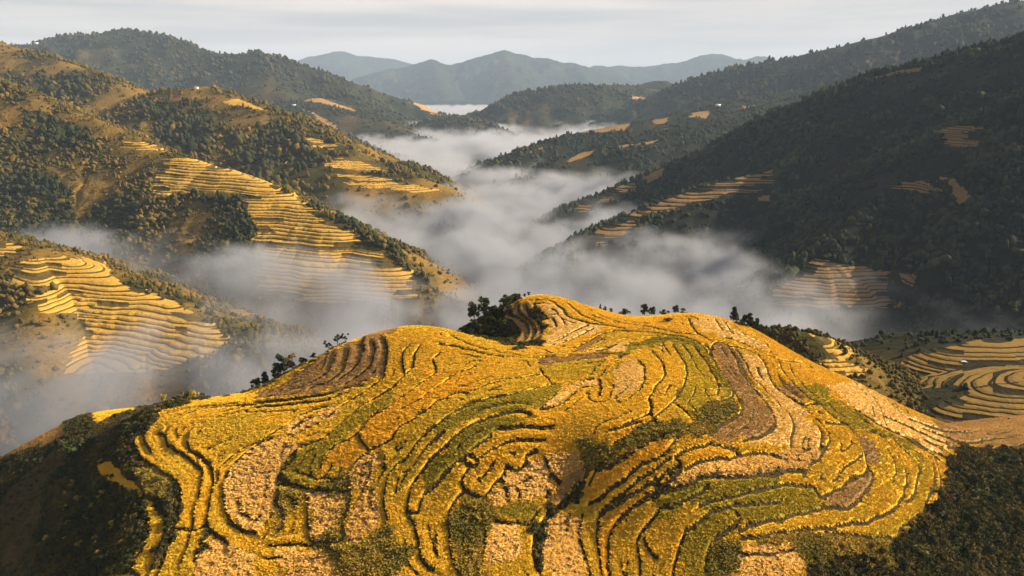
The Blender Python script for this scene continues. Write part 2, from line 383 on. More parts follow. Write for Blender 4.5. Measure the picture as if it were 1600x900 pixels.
# field edges, read off enlarged views of the photograph (view origin, points in the 3x enlarged view)
VW = dict(a=(140,600), b=(400,600), c=(660,600), d=(920,600), e=(1180,600), f=(400,440), g=(680,440), h=(960,460))
def px(view, pts):
    if view == 'z': return pts
    ox, oy = VW[view]; return [(ox+x/3, oy+y/3) for x, y in pts]
EDGES = [
 ('a',1,[(35,410),(80,465),(180,500),(240,550),(270,620),(275,700),(255,770),(200,840),(190,900)]),
 ('a',1.3,[(60,360),(100,355),(180,430),(230,465),(262,530),(320,540),(350,600),(345,690),(325,760),(300,830),(280,910)]),
 ('a',1.2,[(205,260),(215,310),(250,360),(330,410),(390,450),(425,490),(425,560),(410,650),(385,680),(370,760),(340,840),(310,910)]),
 ('a',.7,[(260,230),(255,270),(290,325)]),
 ('a',1.2,[(320,230),(355,245),(370,285),(440,335),(510,385),(522,430),(515,510),(490,600),(475,680),(470,710),(445,780),(430,830)]),
 ('a',.9,[(355,235),(400,180),(470,140),(540,115),(640,105),(780,95),(900,80)]),
 ('a',.8,[(320,230),(360,190),(420,150),(500,122),(600,105)]),
 ('a',.7,[(205,260),(270,200),(340,150),(440,118),(560,102),(700,90)]),
 ('a',.8,[(475,325),(458,290),(460,250),(490,205),(560,165),(640,130),(740,100)]),
 ('a',1.3,[(470,320),(510,335),(560,380),(578,430),(570,510),(555,590),(545,650),(580,700),(655,765)]),
 ('a',1,[(510,385),(515,360),(510,335)]),
 ('a',.55,[(545,310),(600,285),(660,262)]),
 ('a',.7,[(900,205),(800,260),(720,300),(650,350),(610,400),(590,470)]),
 ('a',1.2,[(850,255),(790,280),(720,335),(660,395),(632,450),(625,520),(640,600),(660,650),(720,690),(780,700)]),
 ('a',.8,[(885,430),(882,520),(862,600),(820,660)]),
 ('a',.9,[(380,685),(475,690),(520,680),(545,650)]),
 ('a',.8,[(150,840),(200,880),(230,910)]),
 ('b',.9,[(0,275),(60,240),(130,200),(190,155),(260,125),(330,105)]),
 ('b',1,[(560,0),(480,55),(400,100),(370,130),(300,175),(210,225),(150,260)]),
 ('b',1.1,[(660,5),(600,45),(500,95),(440,150),(390,190),(330,240),(260,280),(195,300),(180,345),(145,385),(112,420),(130,460),(200,480),(250,500)]),
 ('b',.7,[(195,300),(150,350),(110,400)]),
 ('b',.9,[(770,0),(700,50),(630,95),(560,145),(520,185),(490,215),(440,255),(370,290),(330,320),(308,360),(302,400)]),
 ('b',.6,[(475,245),(520,310)]),
 ('b',1,[(900,55),(820,105),(740,160),(665,205),(640,250),(590,285),(530,315),(470,355),(440,410)]),
 ('b',1,[(900,150),(820,215),(760,270),(720,330),(660,380),(620,440),(605,520),(605,600),(620,650)]),
 ('b',1.3,[(900,280),(840,330),(780,400),(740,460),(715,520),(710,600),(740,660),(760,740),(775,820),(800,850),(830,870)]),
 ('b',1,[(900,405),(850,470),(790,520),(770,550),(765,600),(710,600)]),
 ('b',1,[(110,460),(104,520),(105,580),(130,650),(100,700)]),
 ('b',1,[(245,500),(238,600),(248,730),(330,745),(400,735),(412,640),(435,560),(440,460)]),
 ('b',.8,[(600,340),(608,400),(575,450)]),
 ('b',.6,[(130,440),(200,490),(260,500),(340,510),(430,505)]),
 ('b',.6,[(60,760),(200,755),(330,770),(400,820)]),
 ('c',1,[(0,135),(60,90),(130,50),(170,38),(210,44)]),
 ('c',1,[(0,250),(60,200),(130,140),(210,100),(300,70),(420,50),(520,25),(620,0)]),
 ('c',1.2,[(0,410),(70,325),(130,265),(190,210),(260,180),(330,155),(430,130),(510,142)]),
 ('c',1,[(0,530),(60,470),(100,410),(150,370),(195,355),(240,300),(320,240)]),
 ('c',.9,[(220,330),(255,360),(245,388),(208,385),(195,355),(215,332)]),
 ('c',1.3,[(222,390),(192,440),(190,475),(230,520),(285,540)]),
 ('c',.9,[(345,215),(440,210),(520,203),(612,207)]),
 ('c',.8,[(250,350),(330,305),(440,268),(580,263)]),
 ('c',1.1,[(285,535),(335,470),(380,420),(385,380),(430,402),(492,365),(485,335),(540,320)]),
 ('c',1,[(205,495),(150,560),(125,620),(127,740),(150,850),(185,910)]),
 ('c',.8,[(340,645),(400,650),(490,660),(530,610)]),
 ('c',1.4,[(770,420),(730,490),(650,570),(580,620),(540,690),(515,760),(525,840),(560,890)]),
 ('c',.8,[(370,445),(390,500),(395,545)]),
 ('c',.8,[(575,345),(600,420),(640,475)]),
 ('c',.8,[(290,655),(290,730),(275,800)]),
 ('c',.8,[(750,620),(735,720),(770,850),(790,910)]),
 ('d',1.1,[(0,460),(50,400),(150,360),(230,300),(300,260),(370,240),(420,245)]),
 ('d',1.1,[(420,245),(370,310),(330,345),(250,380),(180,440),(110,485),(60,535),(0,560)]),
 ('d',.7,[(50,610),(110,560),(200,480),(260,440),(330,385),(380,360)]),
 ('d',1.1,[(45,690),(40,640),(70,605),(120,580),(200,525),(310,455),(420,390)]),
 ('d',.9,[(308,440),(322,478)]),
 ('d',1.1,[(100,910),(90,760),(105,690),(150,630),(220,570),(290,520),(350,480),(430,405),(427,375),(405,350),(450,315)]),
 ('d',.9,[(38,650),(40,760),(60,860),(70,910)]),
 ('d',.8,[(405,355),(450,318),(510,300),(570,285),(630,295),(690,325),(680,345),(600,352),(520,370),(450,405)]),
 ('d',.8,[(640,295),(690,305),(690,330),(820,325),(900,345)]),
 ('d',.9,[(300,560),(320,522),(430,482),(530,440),(660,440),(780,430),(870,405),(900,405)]),
 ('d',1.3,[(240,910),(235,800),(232,730),(250,680),(300,640),(340,600),(420,560),(500,520),(560,480)]),
 ('d',.8,[(255,720),(280,780),(320,820)]),
 ('d',1.3,[(400,910),(410,820),(430,740),(470,680),(540,640),(580,600),(660,575),(700,575)]),
 ('d',.7,[(520,580),(600,545),(700,520),(800,500),(900,480)]),
 ('d',.7,[(650,580),(720,570),(800,560),(900,550)]),
 ('d',1.1,[(550,870),(570,760),(620,720),(700,650),(690,610)]),
 ('d',.8,[(700,700),(780,665),(900,640)]), ('d',.8,[(710,730),(800,718),(900,700)]),
 ('e',1.1,[(0,40),(50,95),(88,150),(95,190),(70,220),(20,245)]),
 ('e',1.1,[(20,0),(80,60),(140,120),(180,180),(175,230),(160,290)]),
 ('e',1,[(90,15),(160,65),(220,105),(270,150),(320,200),(345,240),(340,290),(310,340),(260,385),(220,430)]),
 ('e',.7,[(270,175),(305,210),(312,260),(300,310)]),
 ('e',1.2,[(170,-20),(230,50),(300,95),(360,150),(440,205),(480,260),(510,320),(530,390),(553,430),(540,480),(500,530),(450,575),(400,585),(350,582)]),
 ('e',.7,[(220,100),(310,95)]), ('e',.6,[(330,185),(430,190)]),
 ('e',.9,[(530,395),(510,420),(440,460),(370,500),(310,532),(285,505),(270,482)]),
 ('e',1.2,[(540,220),(600,250),(650,310),(690,370),(712,430),(700,500),(680,560),(640,590),(560,630),(490,655),(400,660),(280,680),(150,695),(0,725)]),
 ('e',1,[(620,240),(690,300),(740,350),(770,400),(760,460),(730,540),(705,555)]),
 ('e',1,[(430,80),(500,140),(580,190),(680,240),(760,290),(820,350),(840,410),(835,480),(810,540),(790,605)]),
 ('e',1.2,[(770,290),(840,345),(865,420),(870,500),(840,590),(780,650),(700,710),(640,735)]),
 ('e',.8,[(760,610),(700,660),(650,725),(500,715),(330,695)]),
 ('e',.9,[(0,430),(100,425),(200,410),(235,430)]),
 ('e',.8,[(0,495),(100,480),(270,480),(290,520),(330,545)]), ('e',.7,[(350,582),(200,610),(100,640),(0,670)]),
 ('e',.55,[(360,450),(430,390),(500,330)]), ('e',.55,[(500,0),(560,70),(600,150),(620,200)]),
 ('e',.7,[(540,20),(620,80),(700,150),(800,190),(900,225)]), ('e',.55,[(640,40),(660,90),(680,130)]),
 ('e',.8,[(600,150),(700,190),(800,240),(900,280)]), ('e',.8,[(700,250),(780,290),(860,330),(900,350)]), ('e',.8,[(830,330),(880,370),(900,400)]),
 ('f',.8,[(0,565),(100,560),(250,545),(350,525),(450,490),(520,460)]),
 ('f',.7,[(0,590),(100,582),(180,575),(300,560),(400,530),(500,485)]),
 ('f',1.2,[(605,270),(615,330),(610,380),(595,440),(580,460),(520,505),(430,560),(400,580)]),
 ('f',.9,[(770,300),(742,340),(740,390),(695,440),(640,490),(560,540),(490,585),(440,630)]),
 ('f',.7,[(694,432),(685,370),(690,325),(720,305)]),
 ('f',.6,[(842,420),(832,360),(862,335)]),
 ('f',.8,[(840,425),(780,470),(720,515),(640,570)]),
 ('f',.6,[(900,460),(840,500),(760,550),(680,600)]),
 ('f',1,[(550,280),(555,330),(540,390),(490,430),(420,480)]), ('f',1,[(495,290),(490,360),(450,410),(380,460)]),
 ('f',1,[(430,320),(425,370),(400,420),(330,470),(250,500)]), ('f',1,[(370,340),(360,380),(330,430),(250,470),(130,520)]),
 ('f',.9,[(300,360),(240,410),(130,470),(20,530)]), ('f',.9,[(520,240),(500,280),(505,330)]),
 ('g',.8,[(20,290),(100,305),(200,330),(270,345),(400,355),(480,355)]), ('g',.6,[(70,250),(150,290),(250,320),(400,345)]),
 ('g',.6,[(100,240),(200,275),(350,300),(520,305)]),
 ('g',.8,[(0,500),(80,445),(190,395)]), ('g',.9,[(150,520),(250,480),(380,450),(490,435)]),
 ('g',.6,[(490,405),(530,460),(550,480)]), ('g',.8,[(470,355),(600,350),(800,340),(900,335)]), ('g',.6,[(480,380),(600,375),(810,350)]),
 ('g',.8,[(560,320),(640,315),(700,290),(780,245),(870,230),(960,235)]), ('g',.6,[(700,330),(800,290),(900,265)]),
 ('g',.8,[(470,85),(540,90),(600,130),(620,160),(700,190),(800,205),(900,220),(1000,225)]), ('g',.7,[(500,75),(600,90),(680,150),(780,195)]),
 ('g',.6,[(580,65),(680,105),(760,150),(860,190)]),
 ('g',1,[(310,135),(310,170),(370,200),(400,240),(370,285)]), ('g',1,[(350,120),(350,150),(420,190),(440,240),(410,285)]),
 ('g',1,[(390,110),(400,150),(450,190),(475,235),(440,280)]), ('g',1,[(425,110),(440,150),(490,190),(500,240)]),
 ('g',.6,[(530,290),(600,260),(660,225),(720,205)]), ('g',.6,[(540,300),(640,270),(740,220)]), ('g',.5,[(550,170),(570,210)]),
 ('g',.8,[(490,595),(540,550),(610,490),(740,455)]), ('g',.7,[(770,450),(800,410),(850,370),(900,340)]), ('g',.8,[(770,460),(780,500),(770,540)]),
 ('g',.7,[(490,600),(580,582),(680,505),(770,485)]), ('g',.7,[(800,710),(860,690),(960,660)]),
 ('h',.7,[(0,265),(60,235),(130,205),(220,195),(300,195),(370,215),(420,250),(450,290),(490,350),(540,420),(580,490),(600,520)]),
 ('h',1.2,[(180,265),(215,310),(235,340),(230,390),(190,440),(165,490),(175,530),(165,550),(190,590),(205,610)]),
 ('h',.8,[(275,235),(310,290),(340,350),(330,410),(300,480),(290,490),(240,540),(190,570)]),
 ('h',.6,[(320,235),(360,290),(390,350),(440,400)]), ('h',1.1,[(370,240),(410,290),(450,350),(480,400),(490,430),(480,475)]),
 ('h',.6,[(490,428),(548,442),(545,490),(500,500)]), ('h',.8,[(580,470),(607,510),(585,560),(530,600),(440,660)]),
 ('h',1,[(530,240),(565,290),(580,340),(620,400),(670,460),(730,530),(757,600),(740,630),(690,660),(600,685)]),
 ('h',1.1,[(560,250),(605,300),(640,370),(700,440),(770,510),(830,580),(835,640),(825,710)]),
 ('h',1,[(670,280),(710,330),(730,400),(770,450),(850,500),(900,530)]), ('h',1,[(770,305),(800,370),(850,430),(900,470)]),
 ('h',.7,[(290,515),(340,555),(380,600)]), ('h',.9,[(0,640),(80,600),(165,555)]), ('h',.9,[(0,695),(100,640),(180,590)]),
 ('h',.7,[(0,300),(60,280),(100,260),(180,250)]), ('h',1,[(420,235),(450,260),(455,290)]), ('h',.8,[(450,280),(470,225),(540,240)]),
 ('h',.7,[(540,240),(620,260),(680,285)]), ('h',.7,[(520,200),(620,235),(760,300),(880,320)]), ('h',.6,[(400,185),(460,220)]),
 ('h',.6,[(0,130),(150,150),(300,180),(400,190)]), ('h',.5,[(0,170),(150,178),(260,190)]), ('h',.5,[(350,115),(370,160),(400,190)]),
 ('h',.6,[(470,110),(490,140),(510,170)]), ('h',.6,[(510,120),(535,150),(555,185)]), ('h',.7,[(560,140),(600,180),(650,220),(690,250)]), ('h',.6,[(640,190),(700,215),(720,245)]),
 ('h',.5,[(120,310),(145,370),(120,440),(60,490)]),
 ('z',.9,[(1420,655),(1480,674),(1560,671),(1630,661)]), ('z',.8,[(1440,668),(1500,690),(1560,685),(1630,673)]), ('z',1,[(1480,700),(1540,703),(1630,692)]),
]
FIELD = [(210,690),(232,668),(260,640),(330,620),(400,611),(450,583),(500,554),(550,530),(610,508),(650,500),(700,505),(780,535),(800,545),(850,540),(835,500),(780,490),(790,470),
 (830,452),(880,455),(930,472),(980,486),(1050,483),(1090,480),(1130,488),(1190,508),(1260,552),(1350,592),(1400,625),(1450,645),(1520,670),(1640,650),(1640,695),(1540,700),(1500,700),
 (1480,720),(1472,770),(1440,812),(1395,845),(1250,845),(1262,930),(170,930),(225,872),(245,890),(263,850),(275,820),(281,780),(281,762),(265,750),(220,720),(213,700)]
PAINT = [('G',FIELD),
 ('G',[(150,735),(160,720),(173,718),(200,743),(217,757),(227,777),(247,780),(255,800),(255,827),(247,853),(240,877),(233,930),(190,930),(205,880),(225,855),(232,833),(230,807),(220,783),(200,767),(167,755)]),
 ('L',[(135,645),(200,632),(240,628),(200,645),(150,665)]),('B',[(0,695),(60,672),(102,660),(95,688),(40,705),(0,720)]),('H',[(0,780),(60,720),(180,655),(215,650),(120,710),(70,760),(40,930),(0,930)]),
 # gold, warmer
 ('O',px('b',[(305,400),(320,330),(440,260),(520,190),(640,95),(900,-60),(900,50),(665,205),(590,285),(440,410),(380,395)])),
 ('O',px('c',[(0,-60),(260,-60),(210,40),(130,45),(0,130)])),
 ('O',px('d',[(0,460),(150,360),(300,260),(420,240),(330,345),(180,440),(60,535),(0,560)])),
 ('O',px('h',[(0,640),(165,555),(180,590),(0,695)])), ('O',px('d',[(45,690),(70,605),(200,525),(310,455),(322,478),(220,570),(105,690),(90,760),(100,910),(60,900)])),
 # green, late fields
 ('Y',px('b',[(110,420),(195,300),(300,270),(440,160),(600,50),(650,10),(640,60),(500,185),(340,310),(300,400),(270,480),(200,480),(130,460)])),
 ('L',px('b',[(600,290),(665,205),(900,60),(900,150),(760,270),(640,400),(600,440),(570,310)])),
 ('L',px('c',[(0,140),(130,55),(210,45),(500,0),(490,-25),(540,20),(300,70),(130,140),(0,250)])),
 ('L',px('g',[(490,400),(820,350),(780,430),(560,480),(520,430)])),
 ('Y',px('g',[(0,675),(150,585),(280,545),(500,497),(600,483),(480,590),(300,610),(150,650),(60,720),(0,740)])),
 ('Y',px('c',[(0,520),(0,415),(70,330),(190,215),(330,160),(500,145),(440,195),(330,225),(240,300),(190,350),(100,405),(60,470)])),
 ('Y',px('c',[(350,560),(510,570),(530,610),(490,655),(380,630)])), ('Y',px('g',[(780,450),(860,380),(890,385),(820,430)])),
 ('Y',px('h',[(0,265),(60,235),(220,195),(370,215),(420,250),(490,350),(545,440),(545,490),(500,490),(490,420),(450,350),(410,290),(370,240),(240,225),(100,258),(0,295)])),
 ('L',px('h',[(275,235),(370,240),(480,420),(470,480),(380,570),(290,500),(340,350)])),
 ('Y',px('d',[(310,560),(420,490),(530,445),(660,445),(900,410),(900,640),(700,650),(690,610),(620,700),(570,760),(550,910),(415,910),(430,760),(480,690),(540,640),(520,560),(430,580),(330,640)])),
 ('G',px('d',[(240,730),(330,630),(460,560),(530,570),(410,680),(395,910),(250,910)])),
 ('Y',px('e',[(0,490),(270,485),(340,580),(200,605),(0,660)])),
 ('Y',px('e',[(190,0),(290,0),(430,110),(560,200),(700,260),(800,350),(832,430),(800,560),(770,420),(700,310),(600,232),(490,222),(420,190),(310,100)])),
 ('L',px('e',[(690,300),(800,350),(835,430),(790,600),(720,680),(650,720),(500,710),(690,600),(740,540),(770,420)])),
 # harvested, brown
 ('B',px('h',[(460,230),(530,240),(580,340),(670,460),(755,600),(690,660),(560,690),(430,690),(440,665),(585,560),(605,520),(540,420),(490,340)])),
 ('B',px('h',[(540,240),(580,260),(640,370),(620,400),(580,330)])), ('B',px('e',[(490,225),(560,270),(585,370),(540,370),(500,280)])),
 ('B',px('e',[(310,535),(440,462),(530,400),(553,430),(500,530),(420,585),(350,580)])), ('B',px('e',[(60,0),(170,0),(240,80),(220,100),(150,50)])),
 ('B',px('f',[(530,240),(600,215),(690,212),(620,260),(605,330),(590,440),(520,455),(400,510),(200,540),(0,558),(0,525),(120,480),(300,350),(480,270)])),
 ('B',px('g',[(460,355),(830,335),(810,350),(500,395)])), ('B',px('g',[(640,320),(720,280),(780,245),(850,235),(780,275),(700,320)])),
 ('B',px('g',[(305,135),(380,100),(440,105),(500,190),(510,245),(470,285),(350,285),(390,250),(310,180)])),
 ('B',px('c',[(640,480),(740,400),(720,480),(640,560),(540,600)])),
 # pale stubble
 ('P',px('e',[(330,0),(520,-10),(700,130),(900,200),(900,330),(800,300),(560,190),(430,90)])), ('P',px('g',[(470,95),(560,110),(620,165),(800,210),(700,250),(560,300),(500,290),(540,230),(520,160)])),
 ('P',px('h',[(360,120),(430,90),(520,120),(600,180),(740,245),(640,250),(520,200),(420,180)])), ('P',px('h',[(580,260),(680,290),(740,410),(850,510),(900,540),(900,720),(830,700),(825,580),(700,440),(640,370)])),
 ('P',px('h',[(640,400),(830,590),(820,710),(600,700),(690,660),(760,610),(730,530)])),
 ('P',px('h',[(0,340),(100,300),(150,370),(110,450),(0,500)])), ('B',[(1455,655),(1640,640),(1640,700),(1490,698)]),
 ('P',px('g',[(640,340),(820,290),(900,270),(900,330)])), ('P',px('e',[(180,130),(310,215),(310,300),(180,290)])),
 # cut straw lying in swathes
 ('S',px('a',[(790,280),(900,255),(960,280),(935,340),(885,420),(870,520),(850,610),(800,690),(720,690),(660,650),(640,600),(625,520),(632,450),(660,395),(720,340)])),
 ('S',px('b',[(140,215),(200,165),(370,110),(378,130),(300,175),(150,250)])), ('S',px('a',[(470,830),(570,710),(650,770),(780,790),(780,930),(500,930)])),
 ('S',px('b',[(260,505),(330,505),(350,530),(410,515),(395,600),(400,680),(360,710),(300,740),(255,730),(245,600),(240,570)])),
 ('S',px('b',[(430,420),(500,340),(560,315),(595,345),(580,430),(540,480),(480,505),(445,490)])),
 ('S',px('b',[(440,600),(480,540),(560,490),(578,510),(570,600),(555,690),(500,750),(430,765),(425,700)])),
 ('S',px('b',[(105,770),(190,765),(230,790),(300,790),(370,830),(400,930),(120,930)])),
 ('S',px('c',[(370,445),(450,390),(540,355),(590,400),(625,470),(510,565),(430,550),(390,500)])), ('S',px('c',[(575,335),(620,325),(700,335),(745,370),(720,420),(650,465),(600,420),(560,350)])),
 ('S',px('c',[(310,545),(350,475),(385,490),(385,540),(340,570)])), ('S',px('c',[(290,660),(350,650),(460,665),(465,760),(430,830),(310,850),(285,790),(310,740)])),
 ('S',px('c',[(575,650),(640,610),(720,620),(750,650),(740,760),(770,850),(780,930),(640,930),(560,880),(545,800),(565,720)])),
 ('S',px('d',[(280,520),(380,450),(470,400),(560,370),(700,345),(900,345),(900,400),(780,430),(650,440),(530,440),(430,485),(320,525),(310,560)])),
 ('S',px('e',[(0,340),(100,320),(200,300),(300,300),(330,320),(260,380),(200,410),(100,420),(0,430)])),
 ('S',px('d',[(660,780),(760,750),(900,740),(900,930),(720,930)])), ('S',px('e',[(0,760),(150,745),(230,800),(230,860),(100,930),(0,930)])),
 ('S',px('g',[(490,595),(540,560),(620,490),(740,455),(770,480),(680,500),(580,580)])),
 # scrub
 ('D',px('a',[(545,655),(560,700),(550,760),(500,810),(490,790),(520,740),(530,680)])), ('D',px('a',[(262,540),(320,540),(330,470),(390,455),(420,490),(405,650),(380,690),(340,830),(290,900),(330,740),(345,620)])),
 ('D',px('a',[(230,420),(330,420),(380,460),(330,520),(270,520)])), ('W',px('a',[(250,360),(330,415),(400,470),(340,540),(260,520),(220,440)])),
 ('W',px('b',[(100,480),(250,500),(430,420),(440,460),(420,600),(400,760),(250,745),(240,520),(130,650),(90,720)])),
 ('S',px('b',[(260,505),(330,505),(350,530),(410,515),(395,600),(400,680),(360,710),(300,740),(255,730),(245,600),(240,570)])),
 ('W',px('b',[(240,745),(400,760),(430,770),(560,740),(600,640),(640,740),(740,780),(720,850),(560,910),(400,910),(370,830),(300,790)])),
 ('W',px('c',[(205,520),(280,545),(350,600),(380,640),(300,650),(270,760),(290,930),(180,930),(125,740),(125,640),(150,570)])),
 ('D',px('c',[(510,720),(530,650),(600,590),(700,510),(760,440),(740,500),(720,560),(650,600),(580,650),(560,720),(550,800),(560,880),(520,840)])),
 ('W',px('c',[(690,290),(760,250),(850,280),(900,310),(900,370),(830,390),(760,440),(740,360)])),
 ('W',px('h',[(400,540),(480,480),(500,510),(580,490),(580,540),(520,590),(440,650),(400,690),(330,650),(200,690),(60,740),(0,760),(0,700),(180,600),(370,600)])),
 ('O',px('d',[(0,460),(150,360),(300,262),(420,242),(330,345),(180,440),(60,535),(0,560)])),
 ('D',px('g',[(90,220),(150,190),(250,150),(330,100),(380,70),(400,80),(310,135),(310,180),(370,210),(390,250),(350,285),(250,270),(150,240)])),
 ('D',px('g',[(460,115),(520,170),(510,240),(490,200),(440,150)])),
 ('W',px('d',[(560,850),(590,740),(690,740),(700,900),(560,910)])), ('W',px('e',[(0,725),(150,697),(330,700),(500,718),(640,735),(640,850),(230,850),(150,745),(0,760)])),
]
TYPES = 'DWGOYLBPSH'     # scrub, weeds, gold, warm gold, green, lime, brown stubble, pale stubble, straw
XX, YY = np.meshgrid(gx, gy)
ZB = base_h(XX, YY)
BGY, BGX = np.gradient(ZB, GS)
gn = np.hypot(BGX, BGY)+1e-6
# distance to the nearest edge, how far down-slope of it, and how the edge lies to the slope
DI = np.full(XX.shape, 99.0, np.float32); SG = np.zeros_like(DI); AL = np.zeros_like(DI); WT = np.ones_like(DI)
def crom(P, step):
    P = np.array(P, float); Q = np.vstack([2*P[0]-P[1], P, 2*P[-1]-P[-2]]); out = []
    for i in range(1, len(Q)-2):
        n = max(2, int(np.hypot(*(Q[i+1]-Q[i]))/step)); t = np.linspace(0, 1, n, endpoint=False)[:, None]
        out.append(.5*(2*Q[i]+(Q[i+1]-Q[i-1])*t+(2*Q[i-1]-5*Q[i]+4*Q[i+1]-Q[i+2])*t*t+(3*Q[i]-Q[i-1]-3*Q[i+1]+Q[i+2])*t**3))
    out.append(Q[-2][None]); return np.vstack(out)
RAD = 9.0
for (vw, wt, pl) in EDGES:
    P = crom(px(vw, pl), 5.0)
    X, Y, ok = to_hill(P[:, 0], P[:, 1])
    jit = fbm(X/7, Y/7, 5, 2)*0.9
    X = X + jit; Y = Y + fbm(X/7, Y/7, 9, 2)*0.9
    for i in range(len(X)-1):
        if not (ok[i] and ok[i+1]): continue
        ax, ay, bx, by = X[i], Y[i], X[i+1], Y[i+1]
        l2 = (bx-ax)**2+(by-ay)**2
        if l2 > 14**2 or l2 < 1e-6: continue
        i0 = max(0, int((min(ax, bx)-RAD-GX0)/GS)); i1 = min(len(gx), int((max(ax, bx)+RAD-GX0)/GS)+2)
        j0 = max(0, int((min(ay, by)-RAD-GY0)/GS)); j1 = min(len(gy), int((max(ay, by)+RAD-GY0)/GS)+2)
        if i0 >= i1 or j0 >= j1: continue
        x = XX[j0:j1, i0:i1]; y = YY[j0:j1, i0:i1]
        t = np.clip(((x-ax)*(bx-ax)+(y-ay)*(by-ay))/l2, 0, 1)
        ex = x-(ax+t*(bx-ax)); ey = y-(ay+t*(by-ay)); d = np.hypot(ex, ey)
        m = d < DI[j0:j1, i0:i1]
        gxx = BGX[j0:j1, i0:i1]; gyy = BGY[j0:j1, i0:i1]; g = gn[j0:j1, i0:i1]
        l = math.sqrt(l2); nx, ny = -(by-ay)/l, (bx-ax)/l
        al = (nx*gxx+ny*gyy)/g
        s = np.sign((ex*nx+ey*ny)*-al)
        DI[j0:j1, i0:i1][m] = d[m]; SG[j0:j1, i0:i1][m] = s[m]; AL[j0:j1, i0:i1][m] = np.abs(al)[m]; WT[j0:j1, i0:i1][m] = wt
PU, PV = proj(XX, YY, ZB)
OFF = 4.4+.9*fbm(XX/30, YY/30, 201, 2); d2 = np.abs(DI-OFF)
FINE = (DI > 2.9) & (DI < 7.5) & (fbm(XX/24, YY/24, 211, 2) > 0.04)
SG = np.where(FINE, SG*np.sign(DI-OFF), SG).astype(np.float32); WT = np.where(FINE, .02, WT).astype(np.float32); AL = np.where(FINE, AL*.35, AL).astype(np.float32); DI = np.where(FINE, d2, DI).astype(np.float32)
TY = np.zeros(XX.shape, np.int8)
wu = fbm(XX/7, YY/7, 31, 4)*15*300/YY; wv = fbm(XX/7, YY/7, 37, 4)*9*300/YY
for (t, poly) in PAINT:
    poly = np.array(poly); lo = poly.min(0)-12; hi = poly.max(0)+12
    m = (PU > lo[0]) & (PU < hi[0]) & (PV > lo[1]) & (PV < hi[1])
    jj, ii = np.nonzero(m)
    k = inpoly(PU[jj, ii]+wu[jj, ii], PV[jj, ii]+wv[jj, ii], [tuple(p) for p in poly])
    TY[jj[k], ii[k]] = TYPES.index(t)
infield = TY >= 2
SD = np.where(SG == 0, 1, SG)*DI
HS = (0.40+0.55*WT)*np.clip(AL*1.3, 0.15, 1)*np.clip(gn/0.25, .35, 1.3)
stepz = np.where(SD < 0, .5*HS*np.exp(SD/3.2), -.5*HS*np.exp(-SD/3.2))
sm = sstep(0, .95, DI); ZT = ZB + np.where(DI < 90, stepz*sm, 0)
ZT -= np.exp(-(SD/.75)**2)*(0.3+.4*WT)
ZT += 0.18*fbm(XX/2.3, YY/2.3, 3, 3)
TYd = (TY == 0); TYw = (TY == 1)
ZT += np.where(TYd | TYw, 0.9*fbm(XX/5, YY/5, 13, 4), 0)
# plants stand as high as the crop: fields a little proud of their banks
BARR = (DI < 0.40) & (TY >= 1)
EW = (0.22+0.25*WT)*np.clip(YY/230, .85, 1.6)
EDG = (DI/EW).ravel()
def cell(A): return A[:-1, :-1]
cls = cell(TY).astype(np.int32).copy(); cls[cell(BARR)] = 99; cls[cls == 0] = 98; cls[cls == 1] = 97
def label_runs(C):
    parent = []; lab = np.full(C.shape, -1, np.int32)
    def find(a):
        while parent[a] != a: parent[a] = parent[parent[a]]; a = parent[a]
        return a
    prev = []
    for j in range(C.shape[0]):
        row = C[j]; b = np.flatnonzero(np.diff(row))+1; st = np.concatenate([[0], b]); en = np.concatenate([b, [len(row)]])
        cur = []
        for s, e in zip(st.tolist(), en.tolist()):
            if row[s] >= 97: continue
            l = len(parent); parent.append(l); cur.append((s, e, row[s], l)); lab[j, s:e] = l
        p = 0
        for (s, e, c, l) in cur:
            for (s2, e2, c2, l2) in prev:
                if s2 >= e: break
                if e2 <= s or c2 != c: continue
                ra, rb = find(l), find(l2)
                if ra != rb: parent[max(ra, rb)] = min(ra, rb)
        prev = cur
    root = np.array([find(i) for i in range(len(parent))], np.int32)
    out = lab.copy(); m = lab >= 0; out[m] = root[lab[m]]
    return out
LAB = label_runs(cls)
cu, cv = cell(PU), cell(PV)
keep = (cu > -70) & (cu < 1670) & (cv < 985) & (cv > 380) & (cell(ZT) > -262)
def sl(c0, c1): return mat_soil
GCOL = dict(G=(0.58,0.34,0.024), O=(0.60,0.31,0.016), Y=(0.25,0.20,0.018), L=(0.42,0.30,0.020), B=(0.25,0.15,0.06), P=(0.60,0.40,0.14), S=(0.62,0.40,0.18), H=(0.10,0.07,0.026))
MSOIL = {k: mat_soil('field_'+k, tuple(x*(.30 if k == 'S' else .9) for x in c), tuple(x*(.5 if k == 'S' else 1.1) for x in c), edge=True) for k, c in GCOL.items()}
MBANK = mat_soil('bank_earth', (0.020,0.015,0.006), (0.06,0.042,0.014), 0.9, 0.4)
MSCRUB = mat_soil('scrub_ground', (0.016,0.017,0.007), (0.042,0.034,0.013), 0.35, 0.6)
MWEED = mat_soil('weedy_ground', (0.09,0.075,0.018), (0.22,0.15,0.03), 0.5, 0.5)
nxv = XX.shape[1]
VALL = np.stack([XX.ravel(), YY.ravel(), ZT.ravel()], 1)
jj, ii = np.nonzero(keep)
q0 = jj*nxv+ii
QALL = np.stack([q0, q0+1, q0+1+nxv, q0+nxv], 1)
ql = LAB[jj, ii]; qc = cls[jj, ii]
ids, cnt = np.unique(ql[ql >= 0], return_counts=True)
big = {int(i) for i, c in zip(ids, cnt) if c*GS*GS > 14}
isbig = np.isin(ql, list(big))
hill_q = QALL[~isbig]; hc = qc[~isbig]
mi = np.where(hc == 98, 1, np.where(hc == 97, 2, 0))
u_, inv = np.unique(hill_q.ravel(), return_inverse=True)
